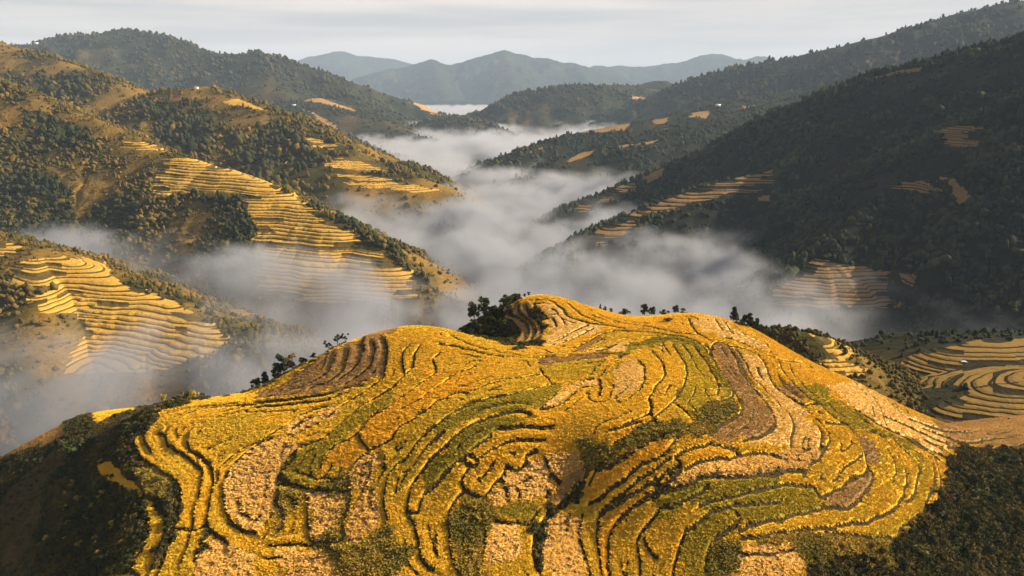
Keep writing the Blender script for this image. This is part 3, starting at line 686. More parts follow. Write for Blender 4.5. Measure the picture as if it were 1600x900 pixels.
near_hill = obj('terraced_hill', mesh_np('terraced_hill', VALL[u_], inv.reshape(hill_q.shape), [MBANK, MSCRUB, MWEED], matidx=mi))
tag(near_hill, 'broad near hill wrapped in winding golden rice terraces, its flanks dark with scrub', 'hill', kind='structure')
NAMES = dict(G=None, O=None, Y='rice terrace still green', L='rice terrace half green and half gold', B='brown harvested rice terrace', P='rice terrace of pale stubble', S='rice terrace strewn with cut straw', H='slope of dry brown grass')
n_terr = 0
for i in sorted(big):
    q = QALL[ql == i]; t = TYPES[int(qc[ql == i][0])]
    o = obj('grass_slope' if t == 'H' else 'rice_terrace', sub_mesh('rice_terrace', VALL, q, [MSOIL[t]], dict(edge=EDG)), near_hill)
    if NAMES[t]: o['label'] = NAMES[t]
    n_terr += 1
print('terraces', n_terr, 'quads', len(QALL), round(time.time()-T0, 1))
def hill_z(x, y): return bilin(ZT, GX0, GY0, GS, x, y)
def cell_at(A, x, y):
    i = np.clip(((np.asarray(x)-GX0)/GS).astype(int), 0, A.shape[1]-1); j = np.clip(((np.asarray(y)-GY0)/GS).astype(int), 0, A.shape[0]-1)
    return A[j, i]

# plants standing on it
def shades(c, k=((.80,.80,.8),(.92,.93,.95),(1.0,1.0,1.0),(1.06,1.05,1.15))): return [tuple(x*y for x, y in zip(c, s)) for s in k]
SHADE = dict(G=[(0.517,0.345,0.023),(0.621,0.362,0.021),(0.701,0.374,0.020),(0.770,0.414,0.028)], O=[(0.575,0.310,0.018),(0.690,0.345,0.016),(0.782,0.380,0.018)],
 Y=[(0.213,0.174,0.015),(0.325,0.235,0.017),(0.448,0.297,0.019)], L=[(0.365,0.268,0.018),(0.513,0.331,0.018),(0.638,0.370,0.022)], S=[(0.52,0.28,0.055),(0.66,0.375,0.085),(0.76,0.46,0.125)],
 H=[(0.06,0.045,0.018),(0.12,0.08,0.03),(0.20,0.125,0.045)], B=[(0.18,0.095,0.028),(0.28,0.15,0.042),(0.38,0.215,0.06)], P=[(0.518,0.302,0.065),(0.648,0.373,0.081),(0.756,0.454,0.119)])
LEN = dict(G=.44, O=.44, Y=.48, L=.44, B=.25, P=.3, S=.5, H=.5)
def cand(n, ymin, ymax):
    return rng.uniform(GX0, GX1, n), rng.uniform(ymin, ymax, n)
bx_, by_ = [], []
for (y0, y1, dens) in ((120,215,4.2),(215,260,3.8),(260,320,3.2),(320,420,2.6)):
    n = int((GX1-GX0)*(y1-y0)*dens); a, b = cand(n, y0, y1); bx_.append(a); by_.append(b)
bx_ = np.concatenate(bx_); by_ = np.concatenate(by_)
kp = cell_at(keep, bx_, by_); bx_ = bx_[kp]; by_ = by_[kp]
bt = cell_at(cls, bx_, by_).copy(); bz = hill_z(bx_, by_)
bt[(bt < 97) & (bilin(DI-EW, GX0, GY0, GS, bx_, by_) < np.where(by_ > 290, .55, .36))] = 99
for t in 'GOYLBPSH':
    m = bt == TYPES.index(t)
    if t == 'S': m &= fbm(bx_/2.0, by_/2.0, 77, 3) > -0.10
    P = np.stack([bx_[m], by_[m], bz[m]-.03], 1)
    sz = np.where(by_[m] < 235, 1.0, np.where(by_[m] < 300, .84, .74))*rng.uniform(.7, 1.3, m.sum())
    mp_ = mat_plants('plants_'+t, SHADE.get(t) or shades(GCOL[t], ((.62,.64,.66),(.85,.87,.9),(1,1,1),(1.15,1.12,1.2))), 0.05, tint=True)
    h = LEN[t]
    if t == 'S': ms = [tuft_mesh(f'straw_{k}', mp_, 12, 50+k, .6, .5, .16, 1.0) for k in range(3)]
    elif t in 'BPH': ms = [tuft_mesh(f'stubble_{t}{k}', mp_, 9, 60+k, .55, h, .13, .5) for k in range(3)]
    else: ms = [tuft_mesh(f'rice_{t}{k}', mp_, 12, 70+k, .5, h, .15, .5) for k in range(3)]
    nm = {'S': 'cut_straw', 'B': 'rice_stubble', 'P': 'rice_stubble', 'H': 'dry_grass'}.get(t, 'rice_plants')
    lb = {'G':'ripe golden rice standing on the near terraces','O':'deep orange gold rice standing on the near terraces','Y':'green unripe rice standing on the near terraces',
          'L':'yellow green rice on the curved near terraces','B':'short brown stubble on the harvested near terraces','P':'pale straw coloured stubble over the back of the near hill','H':'dry brown grass on the shaded left flank of the near hill','S':'pale cut straw lying in swathes on the near terraces'}[t]
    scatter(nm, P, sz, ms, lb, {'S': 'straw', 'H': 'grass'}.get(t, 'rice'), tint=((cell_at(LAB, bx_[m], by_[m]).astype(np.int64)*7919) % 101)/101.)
MSH = mat_plants('shrub_leaves', [(0.022,0.027,0.010),(0.042,0.044,0.014),(0.075,0.062,0.018),(0.13,0.085,0.024)], 0.08)
MWE = mat_plants('weed_leaves', [(0.09,0.082,0.015),(0.16,0.125,0.02),(0.25,0.17,0.024),(0.35,0.21,0.027)], 0.06)
m = (bt >= 97) & (rng.random(len(bt)) < np.where(bt == 98, .30, np.where(bt == 97, .75, .16)))
m &= ~((bt == 98) & (fbm(bx_/14, by_/14, 91, 3) < -0.05) & (rng.random(len(bt)) < .45))
P = np.stack([bx_, by_, bz-.05], 1)
m |= (bt == TYPES.index('H')) & (rng.random(len(bt)) < .035)
mm = m & ((bt == 98) | (bt == TYPES.index('H')))
scatter('undergrowth', P[mm], rng.uniform(.8, 2.6, mm.sum()), [leaf_crown(f'undergrowth_{k}', MSH, [(0,0,.35,.5,.38),(.3,.1,.25,.35,.3)], .26, 34, 20+k) for k in range(4)],
        'dark scrub covering the steep flanks of the near hill', 'scrub')
mm = m & (bt < 98) | (m & (bt == 97))
mm = m & (bt != 98) & (bt != TYPES.index('H'))
scatter('weeds', P[mm], np.where(bt[mm] == 97, 1.1, .62)*rng.uniform(.6, 1.4, mm.sum()), [tuft_mesh(f'weed_{k}', MWE, 12, 40+k, .5, .75, .15, .7) for k in range(3)],
        'weeds and grass along the terrace banks of the near hill', 'weeds')
print('near plants', round(time.time()-T0, 1))

# ------------------------------------------------------------------ the other hills: crests set out in depth, flanks falling away with gullies
FLOOR = -345.0
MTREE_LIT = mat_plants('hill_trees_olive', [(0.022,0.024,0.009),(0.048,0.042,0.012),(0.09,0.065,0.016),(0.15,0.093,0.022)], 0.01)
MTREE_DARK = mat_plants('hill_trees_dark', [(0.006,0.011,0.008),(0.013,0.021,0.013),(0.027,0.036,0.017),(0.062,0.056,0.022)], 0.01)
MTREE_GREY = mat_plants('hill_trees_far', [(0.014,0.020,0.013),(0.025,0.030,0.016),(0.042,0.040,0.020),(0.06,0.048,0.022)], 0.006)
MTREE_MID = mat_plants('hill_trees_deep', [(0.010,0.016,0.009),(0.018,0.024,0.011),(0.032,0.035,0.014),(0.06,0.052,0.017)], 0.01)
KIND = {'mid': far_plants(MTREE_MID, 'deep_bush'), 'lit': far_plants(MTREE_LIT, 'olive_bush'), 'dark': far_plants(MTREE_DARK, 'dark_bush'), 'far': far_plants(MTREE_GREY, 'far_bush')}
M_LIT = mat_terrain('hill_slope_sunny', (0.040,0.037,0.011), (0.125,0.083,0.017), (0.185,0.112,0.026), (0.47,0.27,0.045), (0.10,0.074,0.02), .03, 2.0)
M_DARK = mat_terrain('hill_slope_wooded_shade', (0.008,0.012,0.009), (0.015,0.017,0.010), (0.026,0.022,0.011), (0.18,0.105,0.038), (0.016,0.015,0.008), .03, 2.0)  # dark woods; the rice colour is lowered to paint mountain shade onto the terraces
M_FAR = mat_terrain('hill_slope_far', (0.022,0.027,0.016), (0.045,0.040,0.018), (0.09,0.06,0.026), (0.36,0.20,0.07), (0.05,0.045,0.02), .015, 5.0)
M_RIGHT_SHADE = mat_terrain('hill_slope_right_shade', (0.02,0.022,0.010), (0.04,0.035,0.013), (0.08,0.055,0.02), (0.18,0.11,0.027), (0.022,0.019,0.008), .05, 1.0)  # field and bank colours darkened to stand in for shade on this hill
HILLS = {}
def hill(name, crests, slope, res, reach, seed, mat, label, gully=.35, gscale=140, rough=(5, 40), rnd=25, terr=(), fields=(), veg=0.0, vscale=160,
         plant=None, dens=0.0, psize=(5, 10), margin=90, ridge_trees=0, back=None, concave=0.0, bare=(), smooth_r=0.0, sub=3, lush=()):
    """crests: lists of (x, y, depth) along ridges as the photograph shows them"""
    C3 = []
    for c in crests:
        p = np.array([[float(k) for k in PY(*q)] for q in c])
        d = np.concatenate([[0], np.cumsum(np.hypot(*np.diff(p[:, :2], axis=0).T))])
        s = np.arange(0, d[-1]+res, max(res*1.0, d[-1]/160))
        q = np.stack([np.interp(s, d, p[:, k]) for k in range(3)], 1)
        if len(c) > 2:      # round the corners of the ridge
            k = np.ones(5)/5
            for a in range(3): q[2:-2, a] = np.convolve(q[:, a], k, 'valid')
        q[:, 2] += fbm(q[:, 0]/(rough[1]*2.2), q[:, 1]/(rough[1]*2.2), seed+5, 3)*rough[0]*.7
        C3.append(q)
    Q = np.concatenate(C3)
    bk = back if back is not None else reach*.5
    x = np.arange(Q[:, 0].min()-reach, Q[:, 0].max()+reach, res); y = np.arange(Q[:, 1].min()-reach, Q[:, 1].max()+bk, res)
    X, Y = np.meshgrid(x, y)
    warp = fbm(X/gscale, Y/gscale, seed, 4, .55); w2 = np.abs(pnoise(X/(gscale*.8)+3*warp, Y/(gscale*.8), seed+3))
    Z = np.full(X.shape, -1e9); DM = np.full(X.shape, 1e9)
    xr, yr = X.ravel(), Y.ravel(); zr = Z.ravel(); dr = DM.ravel(); wr = (gully*(warp*1.2+(0.35-w2)*.8)).ravel(); cap = gscale*1.1
    for i in range(0, len(xr), 20000):
        s = slice(i, i+20000)
        d = np.sqrt((xr[s, None]-Q[None, :, 0])**2+(yr[s, None]-Q[None, :, 1])**2)
        dr[s] = d.min(1)
        dd = np.sqrt(d*d+rnd*rnd)-rnd
        h = Q[None, :, 2]-slope*(dd+np.clip(wr[s, None], -.5, .6)*cap*(1-np.exp(-dd/cap)))
        m = h.max(1)
        if smooth_r > 0: m = m + smooth_r*np.log(np.exp((h-m[:, None])/smooth_r).sum(1)/8+.9)
        zr[s] = m
    Z = zr.reshape(X.shape); DM = dr.reshape(X.shape)
    Z = Z + fbm(X/rough[1], Y/rough[1], seed+9, 4)*rough[0]*np.clip(.25+DM/(rough[1]*3), .25, 1)
    U, V = proj(X, Y, Z)
    VG = np.clip(.5+fbm(X/vscale, Y/vscale, seed+21, 4)*1.1+veg, 0, 1)
    FD = np.zeros(X.shape)
    for poly in fields:
        k = inpoly(U+fbm(X/30, Y/30, seed+2, 2)*2.5, V+fbm(X/30, Y/30, seed+4, 2)*1.5, poly); FD[k] = 1
    LU = np.zeros(X.shape)
    for poly in lush: LU[inpoly(U+fbm(X/60, Y/60, seed+6, 3)*22, V+fbm(X/60, Y/60, seed+7, 3)*14, poly)] = 1
    VG = np.clip(VG+.4*LU, 0, 1)
    for poly in bare:
        k = inpoly(U, V, poly); VG[k] = np.clip(VG[k]-.45, 0, 1)
    RI = np.zeros(X.shape); TI = np.full(X.shape, -1, np.int32); nx = X.shape[1]
    for ti, (poly, step, warpz) in enumerate(terr):
        u_, v_ = U+fbm(X/40, Y/40, seed+2, 2)*3, V+fbm(X/40, Y/40, seed+4, 2)*2
        for du in (-16, 0, 16): TI[inpoly(u_+du, v_, poly)] = ti
    FD[TI >= 0] = 0
    inn = TI >= 0
    er = inn.copy()
    for a in (-1, 0, 1):
        for b in (-1, 0, 1): er &= np.roll(np.roll(inn, a, 0), b, 1)
    j, i = np.meshgrid(np.arange(X.shape[0]-1), np.arange(X.shape[1]-1), indexing='ij')
    q0 = (j*nx+i).ravel(); quads = np.stack([q0, q0+1, q0+1+nx, q0+nx], 1)
    mz = Z.ravel()[quads].max(1); u4 = U.ravel()[quads]; v4 = V.ravel()[quads]
    keep = (mz > FLOOR-3) & (u4.max(1) > -margin) & (u4.min(1) < 1600+margin) & (v4.min(1) < 1000)
    quads = quads[keep]
    VV = np.stack([X.ravel(), Y.ravel(), Z.ravel()], 1)
    at = dict(veg=VG.ravel(), field=FD.ravel(), riser=RI.ravel())
    t4 = TI.ravel()[quads]; tq = np.where((t4 >= 0).all(1), t4.max(1), -1)
    o = obj(name, sub_mesh(name, VV, quads[tq < 0], [mat], at))
    tag(o, label, 'mountain' if 'mountain' in name else 'hill', kind='structure')
    nt_ = 0
    for ti, (poly, step, warpz) in enumerate(terr):
        qq = quads[tq == ti]
        if len(qq) == 0: continue
        K = sub; nfx = (nx-1)*K+1; jq, iq = qq[:, 0]//nx, qq[:, 0] % nx
        a, b = np.meshgrid(np.arange(K), np.arange(K), indexing='ij'); a, b = a.ravel(), b.ravel()
        f0 = ((jq[:, None]*K+a)*nfx+iq[:, None]*K+b).ravel()
        FQ = np.stack([f0, f0+1, f0+1+nfx, f0+nfx], 1)
        uid, inv = np.unique(FQ.ravel(), return_inverse=True); FQ = inv.reshape(FQ.shape)
        xf = x[0]+(uid % nfx)*res/K; yf = y[0]+(uid//nfx)*res/K
        zf = bilin(Z, x[0], y[0], res, xf, yf); wf = bilin(er.astype(float), x[0], y[0], res, xf, yf)
        wp = fbm(xf/70, yf/70, seed+33, 2)*step*warpz
        zq = (zf+wp)/step; zz = zq+.55*pnoise(zq*.31, zq*0+seed, seed+8)+.18*pnoise(zq*.9, zq*0+seed, seed+9); lv = np.floor(zz).astype(int); f = zz-lv
        corr = (zz-zq)*step
        znew = step*(lv+np.where(f < .62, f*.42, .2604+(f-.62)/.38*.7396)) - wp - corr
        un, vn = proj(xf, yf, zf)
        gap = pnoise(lv*7.3+.5, un/170+lv*3.1, seed+50) > .40
        zf = zf+wf*(znew-zf)
        ri = np.where(gap, .9, sstep(.52, .61, f)*(1-sstep(.71, .82, f)))
        ins = inpoly(un+fbm(xf/40, yf/40, seed+2, 2)*3+pnoise(lv*5.1+.3, lv*0+.5, seed+51)*38, vn+fbm(xf/40, yf/40, seed+4, 2)*2, poly)
        ri = np.where(ins, ri, 0.)
        vv_ = np.stack([xf, yf, zf], 1); ad = dict(veg=bilin(VG, x[0], y[0], res, xf, yf), field=ins.astype(float), riser=ri)
        ql = lv[FQ].min(1)
        for l in np.unique(ql):
            g = FQ[ql == l]
            if len(g) < 30: continue
            obj('rice_terrace', sub_mesh('rice_terrace', vv_, g, [mat], ad), o); nt_ += 1
    HILLS[name+str(seed)] = (Z, x[0], y[0], res, DM)
    if plant:
        area = (x[-1]-x[0])*(y[-1]-y[0]); n = int(area*dens)
        a = rng.uniform(x[0], x[-1]-res, n); b = rng.uniform(y[0], y[-1]-res, n)
        z = bilin(Z, x[0], y[0], res, a, b); uu, vv = proj(a, b, z)
        vg = bilin(VG, x[0], y[0], res, a, b); fd = bilin(FD, x[0], y[0], res, a, b); dm = bilin(DM, x[0], y[0], res, a, b)
        clump = fbm(a/(psize[1]*7), b/(psize[1]*7), seed+61, 3)
        tm = bilin((TI >= 0).astype(float), x[0], y[0], res, a, b)
        for (poly, step, wz_) in terr: fd = np.where(inpoly(uu, vv, poly), 1, fd)
        k = (z > FLOOR) & (uu > -30) & (uu < 1630) & (vv < 930) & (fd < .2) & (rng.random(n) < np.clip((vg-.22)*1.8+clump*1.5, .2, 1))
        lu = bilin(LU, x[0], y[0], res, a, b)
        k |= (lu > .5) & (z > FLOOR) & (fd < .2) & (uu > -30) & (uu < 1630)
        a, b, z, vg, fd, lu = a[k], b[k], z[k], vg[k], fd[k], lu[k] > .5
        s = (psize[0]*.7+(psize[1]*1.25-psize[0]*.7)*rng.random(len(a))**1.8)*np.clip(.55+vg*.75, .5, 1.3)*np.where(fd > .5, .55, 1)
        PP_ = np.stack([a, b, z-.12*s], 1); dk = lu & (rng.random(len(a)) < .8)
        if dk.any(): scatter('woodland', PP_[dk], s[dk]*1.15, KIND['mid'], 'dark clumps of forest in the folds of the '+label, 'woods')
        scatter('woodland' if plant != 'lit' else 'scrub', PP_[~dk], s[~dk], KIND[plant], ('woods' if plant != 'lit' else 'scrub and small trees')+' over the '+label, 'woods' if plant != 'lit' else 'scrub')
    print(name, X.shape, len(quads), 'terr', nt_, 'plants', 0 if not plant else len(a), round(time.time()-T0, 1))
    return o

# right of the near hill
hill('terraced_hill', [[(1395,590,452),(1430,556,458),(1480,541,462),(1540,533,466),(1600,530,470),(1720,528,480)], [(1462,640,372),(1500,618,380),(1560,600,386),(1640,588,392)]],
     .36, 1.0, 120, 101, M_RIGHT_SHADE, 'low hill of dark edged curving terraces at the right margin', gully=.25, gscale=60, rough=(2, 40), rnd=14,
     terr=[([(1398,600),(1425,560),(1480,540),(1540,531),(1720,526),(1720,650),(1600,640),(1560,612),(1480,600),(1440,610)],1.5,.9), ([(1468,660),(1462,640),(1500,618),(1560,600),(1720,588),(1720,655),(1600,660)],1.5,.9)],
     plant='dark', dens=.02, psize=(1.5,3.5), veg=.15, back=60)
hill('hillock', [[(1192,524,440),(1232,517,432),(1275,525,424),(1310,546,414),(1338,580,398)]], .5, 1.5, 90, 103, M_LIT, 'brown hillock with a terraced right edge behind the near hill', gully=.2, gscale=50, rough=(2, 30), rnd=10,
     terr=[([(1240,514),(1300,530),(1350,585),(1300,595),(1285,560),(1262,535)],2.2,.6)], plant='lit', dens=.3, psize=(1.2,3), veg=.3, back=50)
# left side of the valley
hill('terraced_hill', [[(-200,325,1010),(-60,362,990),(0,374,960),(100,402,905),(200,445,840),(300,487,772),(350,520,725),(395,552,690)], [(60,388,930),(60,470,790),(60,560,690)]],
     .52, 2.0, 330, 107, M_LIT, 'lower left spur striped with golden terraces running down into the mist', gully=.25, gscale=110, rough=(4, 50), rnd=22,
     terr=[([(-10,372),(35,385),(30,398),(-10,402)],3.4,.5), ([(18,445),(30,412),(105,397),(165,412),(172,428),(222,455),(265,470),(300,492),(357,520),(345,545),(250,580),(105,585),(110,560),(130,520),(128,492),(55,488),(55,462),(100,448)],3.4,.5)], plant='lit', dens=.035, psize=(3,7), veg=-.02, back=120)
hill('terraced_mountain', [[(-300,45,1950),(-150,85,1880),(0,127,1740),(100,165,1640),(200,212,1520),(250,236,1450),(330,258,1360),(430,292,1240),(520,340,1140),(600,388,1060),(655,432,1000),(700,474,955)],
      [(330,260,1360),(385,300,1245),(408,370,1135),(425,450,1040),(430,500,1000)], [(100,165,1640),(180,270,1470),(240,370,1310)]],
     .62, 2.6, 620, 109, M_LIT, 'left mountainside of brown scrub with a long spur of golden terraces dropping into the mist', gully=.22, gscale=170, rough=(13, 70), rnd=22,
     terr=[([(235,310),(245,250),(300,246),(400,270),(432,292),(520,345),(600,393),(660,440),(640,465),(520,475),(405,465),(400,400),(412,365),(385,330),(380,305),(300,300)],4.4,.5),
           ([(195,228),(205,216),(250,232),(245,240)],4,.5)],
     lush=[[(-10,265),(100,280),(120,345),(60,385),(-10,365)],[(300,305),(385,312),(405,360),(402,455),(300,440),(275,410),(335,330)],[(140,330),(200,300),(230,340),(190,420),(120,400)],[(432,296),(520,345),(600,393),(655,440),(690,470),(600,380),(500,325)],[(30,170),(110,190),(160,230),(110,235),(40,200)]], plant='lit', dens=.036, psize=(3.0,8), veg=-.06, vscale=140, back=160)
hill('hill', [[(-120,35,3000),(0,68,2900),(60,85,2800),(90,97,2720),(170,125,2550),(215,152,2450)], [(170,170,2450),(215,150,2420),(260,143,2360),(320,134,2300),(370,152,2200),(420,172,2100),(490,205,1980),(560,245,1860),(640,278,1770),(695,302,1720)],
      [(320,134,2300),(360,205,2000),(400,260,1850),(440,300,1760)], [(420,172,2100),(520,232,1900),(530,280,1790)]],
     .5, 7, 800, 113, M_LIT, 'brown wooded hill with a rounded top behind the left terraces', gully=.35, gscale=260, rough=(12, 90), rnd=40,
     terr=[([(455,216),(490,213),(535,228),(520,235),(480,226)],4,.6),([(515,248),(560,244),(610,262),(600,270),(520,262)],4,.6),([(515,272),(560,270),(600,280),(690,300),(640,303),(560,292)],4,.6)], fields=[[(345,160),(372,154),(420,174),(380,166)]],
     lush=[[(215,165),(320,150),(335,215),(290,250),(235,205)],[(365,215),(430,190),(500,215),(505,250),(430,300),(350,270)],[(60,110),(150,130),(130,160),(60,140)]], plant='lit', dens=.0065, psize=(7,13), veg=.02, vscale=230, back=300)
hill('hill', [[(380,165,4700),(430,160,4600),(500,153,4500),(545,168,4350),(600,192,4150),(655,214,3950)], [(400,165,4500),(470,195,3700),(530,218,3300),(590,242,2950)]],
     .42, 14, 1000, 127, M_FAR, 'far left spur with ochre patches sinking into the fog', gully=.3, gscale=420, rough=(14, 150), rnd=70,
     fields=[[(470,157),(500,153),(545,168),(560,175),(540,170),(500,160)],[(415,170),(440,175),(480,195),(470,196)],[(480,172),(520,192),(530,205),(500,190)]], plant='far', dens=.0022, psize=(10,17), veg=.05, vscale=400, back=400)
hill('mountain', [[(-20,95,6700),(35,72,6500),(100,58,6400),(200,45,6200),(250,55,6100),(320,80,5900),(360,85,5800),(400,78,5700),(450,95,5600),(500,112,5600),(560,133,5700),(620,155,5900),(700,185,6100)],
      [(200,45,6200),(240,110,5400)], [(400,78,5700),(430,130,5000)], [(500,112,5600),(560,160,5000)]],
     .48, 26, 1700, 131, M_FAR, 'big grey forested mountain on the left skyline', gully=.8, gscale=480, rough=(34, 170), rnd=45,
     fields=[[(640,160),(660,158),(690,178),(680,180)],[(560,178),(600,182),(590,188)]], plant='far', dens=.0009, psize=(14,24), veg=.2, vscale=700, back=700)
hill('mountain', [[(u,v,24000) for u,v in ((400,115),(450,100),(485,88),(505,86),(520,83),(533,78),(545,84),(560,89),(575,86),(590,91),(615,92),(640,99),(700,118))]], .42, 100, 4500, 137, M_FAR, 'palest far mountain low on the left of the horizon', gully=.8, gscale=1300, rough=(75, 200), rnd=25, veg=.3, vscale=1500, back=800)
hill('mountain', [[(u,v,18000) for u,v in ((540,130),(565,118),(585,115),(610,108),(640,103),(655,98),(675,93),(688,98),(700,102),(720,97),(745,90),(765,84),(790,78),(808,84),(822,85),(835,91),(850,90),(870,96),(890,97),(905,102),(925,108),(960,118),(1050,142))], [(790,80,18000),(800,130,15200)], [(675,95,18000),(690,140,15300)], [(900,101,18000),(930,140,15300)], [(740,92,18000),(745,140,15900)]],
     .48, 45, 3000, 139, M_FAR, 'pale blue mountain closing the end of the valley', gully=.9, gscale=700, rough=(75, 160), rnd=25, veg=.3, vscale=1200, back=900)
hill('mountain', [[(u,v,21000) for u,v in ((840,125),(890,112),(915,108),(930,101),(945,105),(965,103),(985,104),(1005,102),(1020,103),(1050,98),(1075,94),(1095,87),(1117,82),(1135,88),(1150,94),(1165,93),(1180,87),(1190,84),(1200,90),(1230,100),(1400,118))]], .46, 80, 4200, 149, M_FAR, 'pale far ridge right of the valley end', gully=.9, gscale=1100, rough=(80, 190), rnd=25, veg=.3, vscale=1300, back=900)
hill('hill', [[(940,160,6900),(1000,135,6800),(1030,125,6700),(1060,137,6600),(1110,160,6600)]], .4, 24, 900, 151, M_FAR, 'small rounded hill beyond the middle ridge', gully=.3, gscale=500, rough=(18, 200), rnd=70, veg=.1, plant='far', dens=.0006, psize=(14,22), vscale=500)
hill('hill', [[(1090,160,6000),(1055,146,6000),(1010,137,5900),(970,133,5800),(930,133,5600),(860,137,5500),(810,147,5500),(770,165,5700),(735,184,6100),(690,200,6300)], [(860,137,5500),(850,180,5100)], [(960,133,5800),(960,175,5200)]],
     .5, 20, 1300, 157, M_FAR, 'wooded ridge standing in the middle of the valley above the fog', gully=.7, gscale=330, rough=(26, 130), rnd=40, fields=[[(985,150),(1005,151),(1015,157),(990,156)]], plant='far', dens=.0016, psize=(12,20), veg=.12, vscale=400, back=500)
hill('hillock', [[(655,202,4700),(690,183,4700),(715,181,4600),(740,193,4500),(765,205,4400)]], .35, 14, 500, 163, M_FAR, 'small dark hillock showing above the far fog', gully=.3, gscale=200, rough=(10, 90), rnd=50, plant='far', dens=.0016, psize=(12,20), veg=.2)
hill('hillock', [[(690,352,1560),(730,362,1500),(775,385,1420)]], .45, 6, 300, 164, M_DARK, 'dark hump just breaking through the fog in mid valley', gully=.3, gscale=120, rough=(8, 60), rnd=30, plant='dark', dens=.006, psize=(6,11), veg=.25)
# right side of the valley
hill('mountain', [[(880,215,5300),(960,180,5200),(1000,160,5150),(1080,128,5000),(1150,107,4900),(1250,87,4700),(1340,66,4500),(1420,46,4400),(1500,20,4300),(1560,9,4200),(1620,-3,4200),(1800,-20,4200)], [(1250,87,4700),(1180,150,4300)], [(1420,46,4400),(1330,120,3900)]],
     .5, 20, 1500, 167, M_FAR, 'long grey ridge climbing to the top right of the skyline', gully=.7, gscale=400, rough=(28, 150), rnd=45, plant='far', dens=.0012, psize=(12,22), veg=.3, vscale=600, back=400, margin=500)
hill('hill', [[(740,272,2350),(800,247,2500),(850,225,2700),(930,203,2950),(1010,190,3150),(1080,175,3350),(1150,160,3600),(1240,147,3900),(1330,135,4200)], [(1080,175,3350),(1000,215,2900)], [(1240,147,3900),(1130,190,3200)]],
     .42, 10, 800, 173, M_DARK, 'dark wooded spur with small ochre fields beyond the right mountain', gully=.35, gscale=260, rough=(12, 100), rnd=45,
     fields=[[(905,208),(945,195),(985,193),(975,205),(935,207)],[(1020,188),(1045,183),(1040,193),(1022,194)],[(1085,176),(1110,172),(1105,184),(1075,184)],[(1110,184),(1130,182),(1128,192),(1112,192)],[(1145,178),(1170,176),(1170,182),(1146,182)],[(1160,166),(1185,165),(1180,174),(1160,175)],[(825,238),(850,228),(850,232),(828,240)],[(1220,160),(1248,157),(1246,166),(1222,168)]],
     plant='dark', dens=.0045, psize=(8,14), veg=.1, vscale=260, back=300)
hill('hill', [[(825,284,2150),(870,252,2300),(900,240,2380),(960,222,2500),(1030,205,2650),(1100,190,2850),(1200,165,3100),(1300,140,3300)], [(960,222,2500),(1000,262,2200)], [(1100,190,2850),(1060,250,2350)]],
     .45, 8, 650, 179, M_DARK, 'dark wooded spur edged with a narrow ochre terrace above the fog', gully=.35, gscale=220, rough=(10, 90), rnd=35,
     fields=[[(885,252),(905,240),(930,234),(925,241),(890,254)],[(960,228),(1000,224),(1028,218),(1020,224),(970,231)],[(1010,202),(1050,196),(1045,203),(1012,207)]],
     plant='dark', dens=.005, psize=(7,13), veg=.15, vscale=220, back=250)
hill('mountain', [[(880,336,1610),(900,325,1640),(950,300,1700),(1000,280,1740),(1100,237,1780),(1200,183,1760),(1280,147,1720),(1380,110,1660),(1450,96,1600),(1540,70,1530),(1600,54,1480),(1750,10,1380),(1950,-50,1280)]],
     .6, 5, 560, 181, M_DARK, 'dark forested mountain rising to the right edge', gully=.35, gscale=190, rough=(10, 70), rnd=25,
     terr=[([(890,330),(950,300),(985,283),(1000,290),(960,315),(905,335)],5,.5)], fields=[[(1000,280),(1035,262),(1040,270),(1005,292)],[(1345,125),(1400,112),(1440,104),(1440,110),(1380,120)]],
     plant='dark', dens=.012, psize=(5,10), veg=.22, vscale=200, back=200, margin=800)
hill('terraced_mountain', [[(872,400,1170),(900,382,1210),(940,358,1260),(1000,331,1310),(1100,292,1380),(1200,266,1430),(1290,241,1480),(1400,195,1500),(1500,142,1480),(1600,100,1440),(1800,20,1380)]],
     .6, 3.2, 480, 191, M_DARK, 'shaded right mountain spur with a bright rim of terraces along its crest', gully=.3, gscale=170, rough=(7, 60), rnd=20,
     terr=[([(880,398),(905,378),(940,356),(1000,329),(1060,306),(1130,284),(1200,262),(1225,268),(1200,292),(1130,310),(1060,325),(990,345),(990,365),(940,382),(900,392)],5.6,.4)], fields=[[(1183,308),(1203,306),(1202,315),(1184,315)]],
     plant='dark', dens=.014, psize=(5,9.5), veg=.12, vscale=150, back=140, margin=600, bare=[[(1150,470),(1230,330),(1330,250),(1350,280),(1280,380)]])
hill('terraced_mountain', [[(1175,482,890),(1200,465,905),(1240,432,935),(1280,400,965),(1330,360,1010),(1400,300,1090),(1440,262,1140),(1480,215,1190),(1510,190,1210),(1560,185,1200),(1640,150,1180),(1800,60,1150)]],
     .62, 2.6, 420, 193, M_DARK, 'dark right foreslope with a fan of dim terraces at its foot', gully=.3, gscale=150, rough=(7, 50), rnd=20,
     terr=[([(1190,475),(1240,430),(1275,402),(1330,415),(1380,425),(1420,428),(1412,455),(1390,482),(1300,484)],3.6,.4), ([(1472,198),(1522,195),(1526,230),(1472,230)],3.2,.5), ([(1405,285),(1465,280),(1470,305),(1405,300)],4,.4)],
     fields=[[(1465,275),(1490,280),(1520,310),(1500,318),(1480,300)]], plant='dark', dens=.02, psize=(4.5,9), veg=.2, vscale=130, back=140, margin=600)

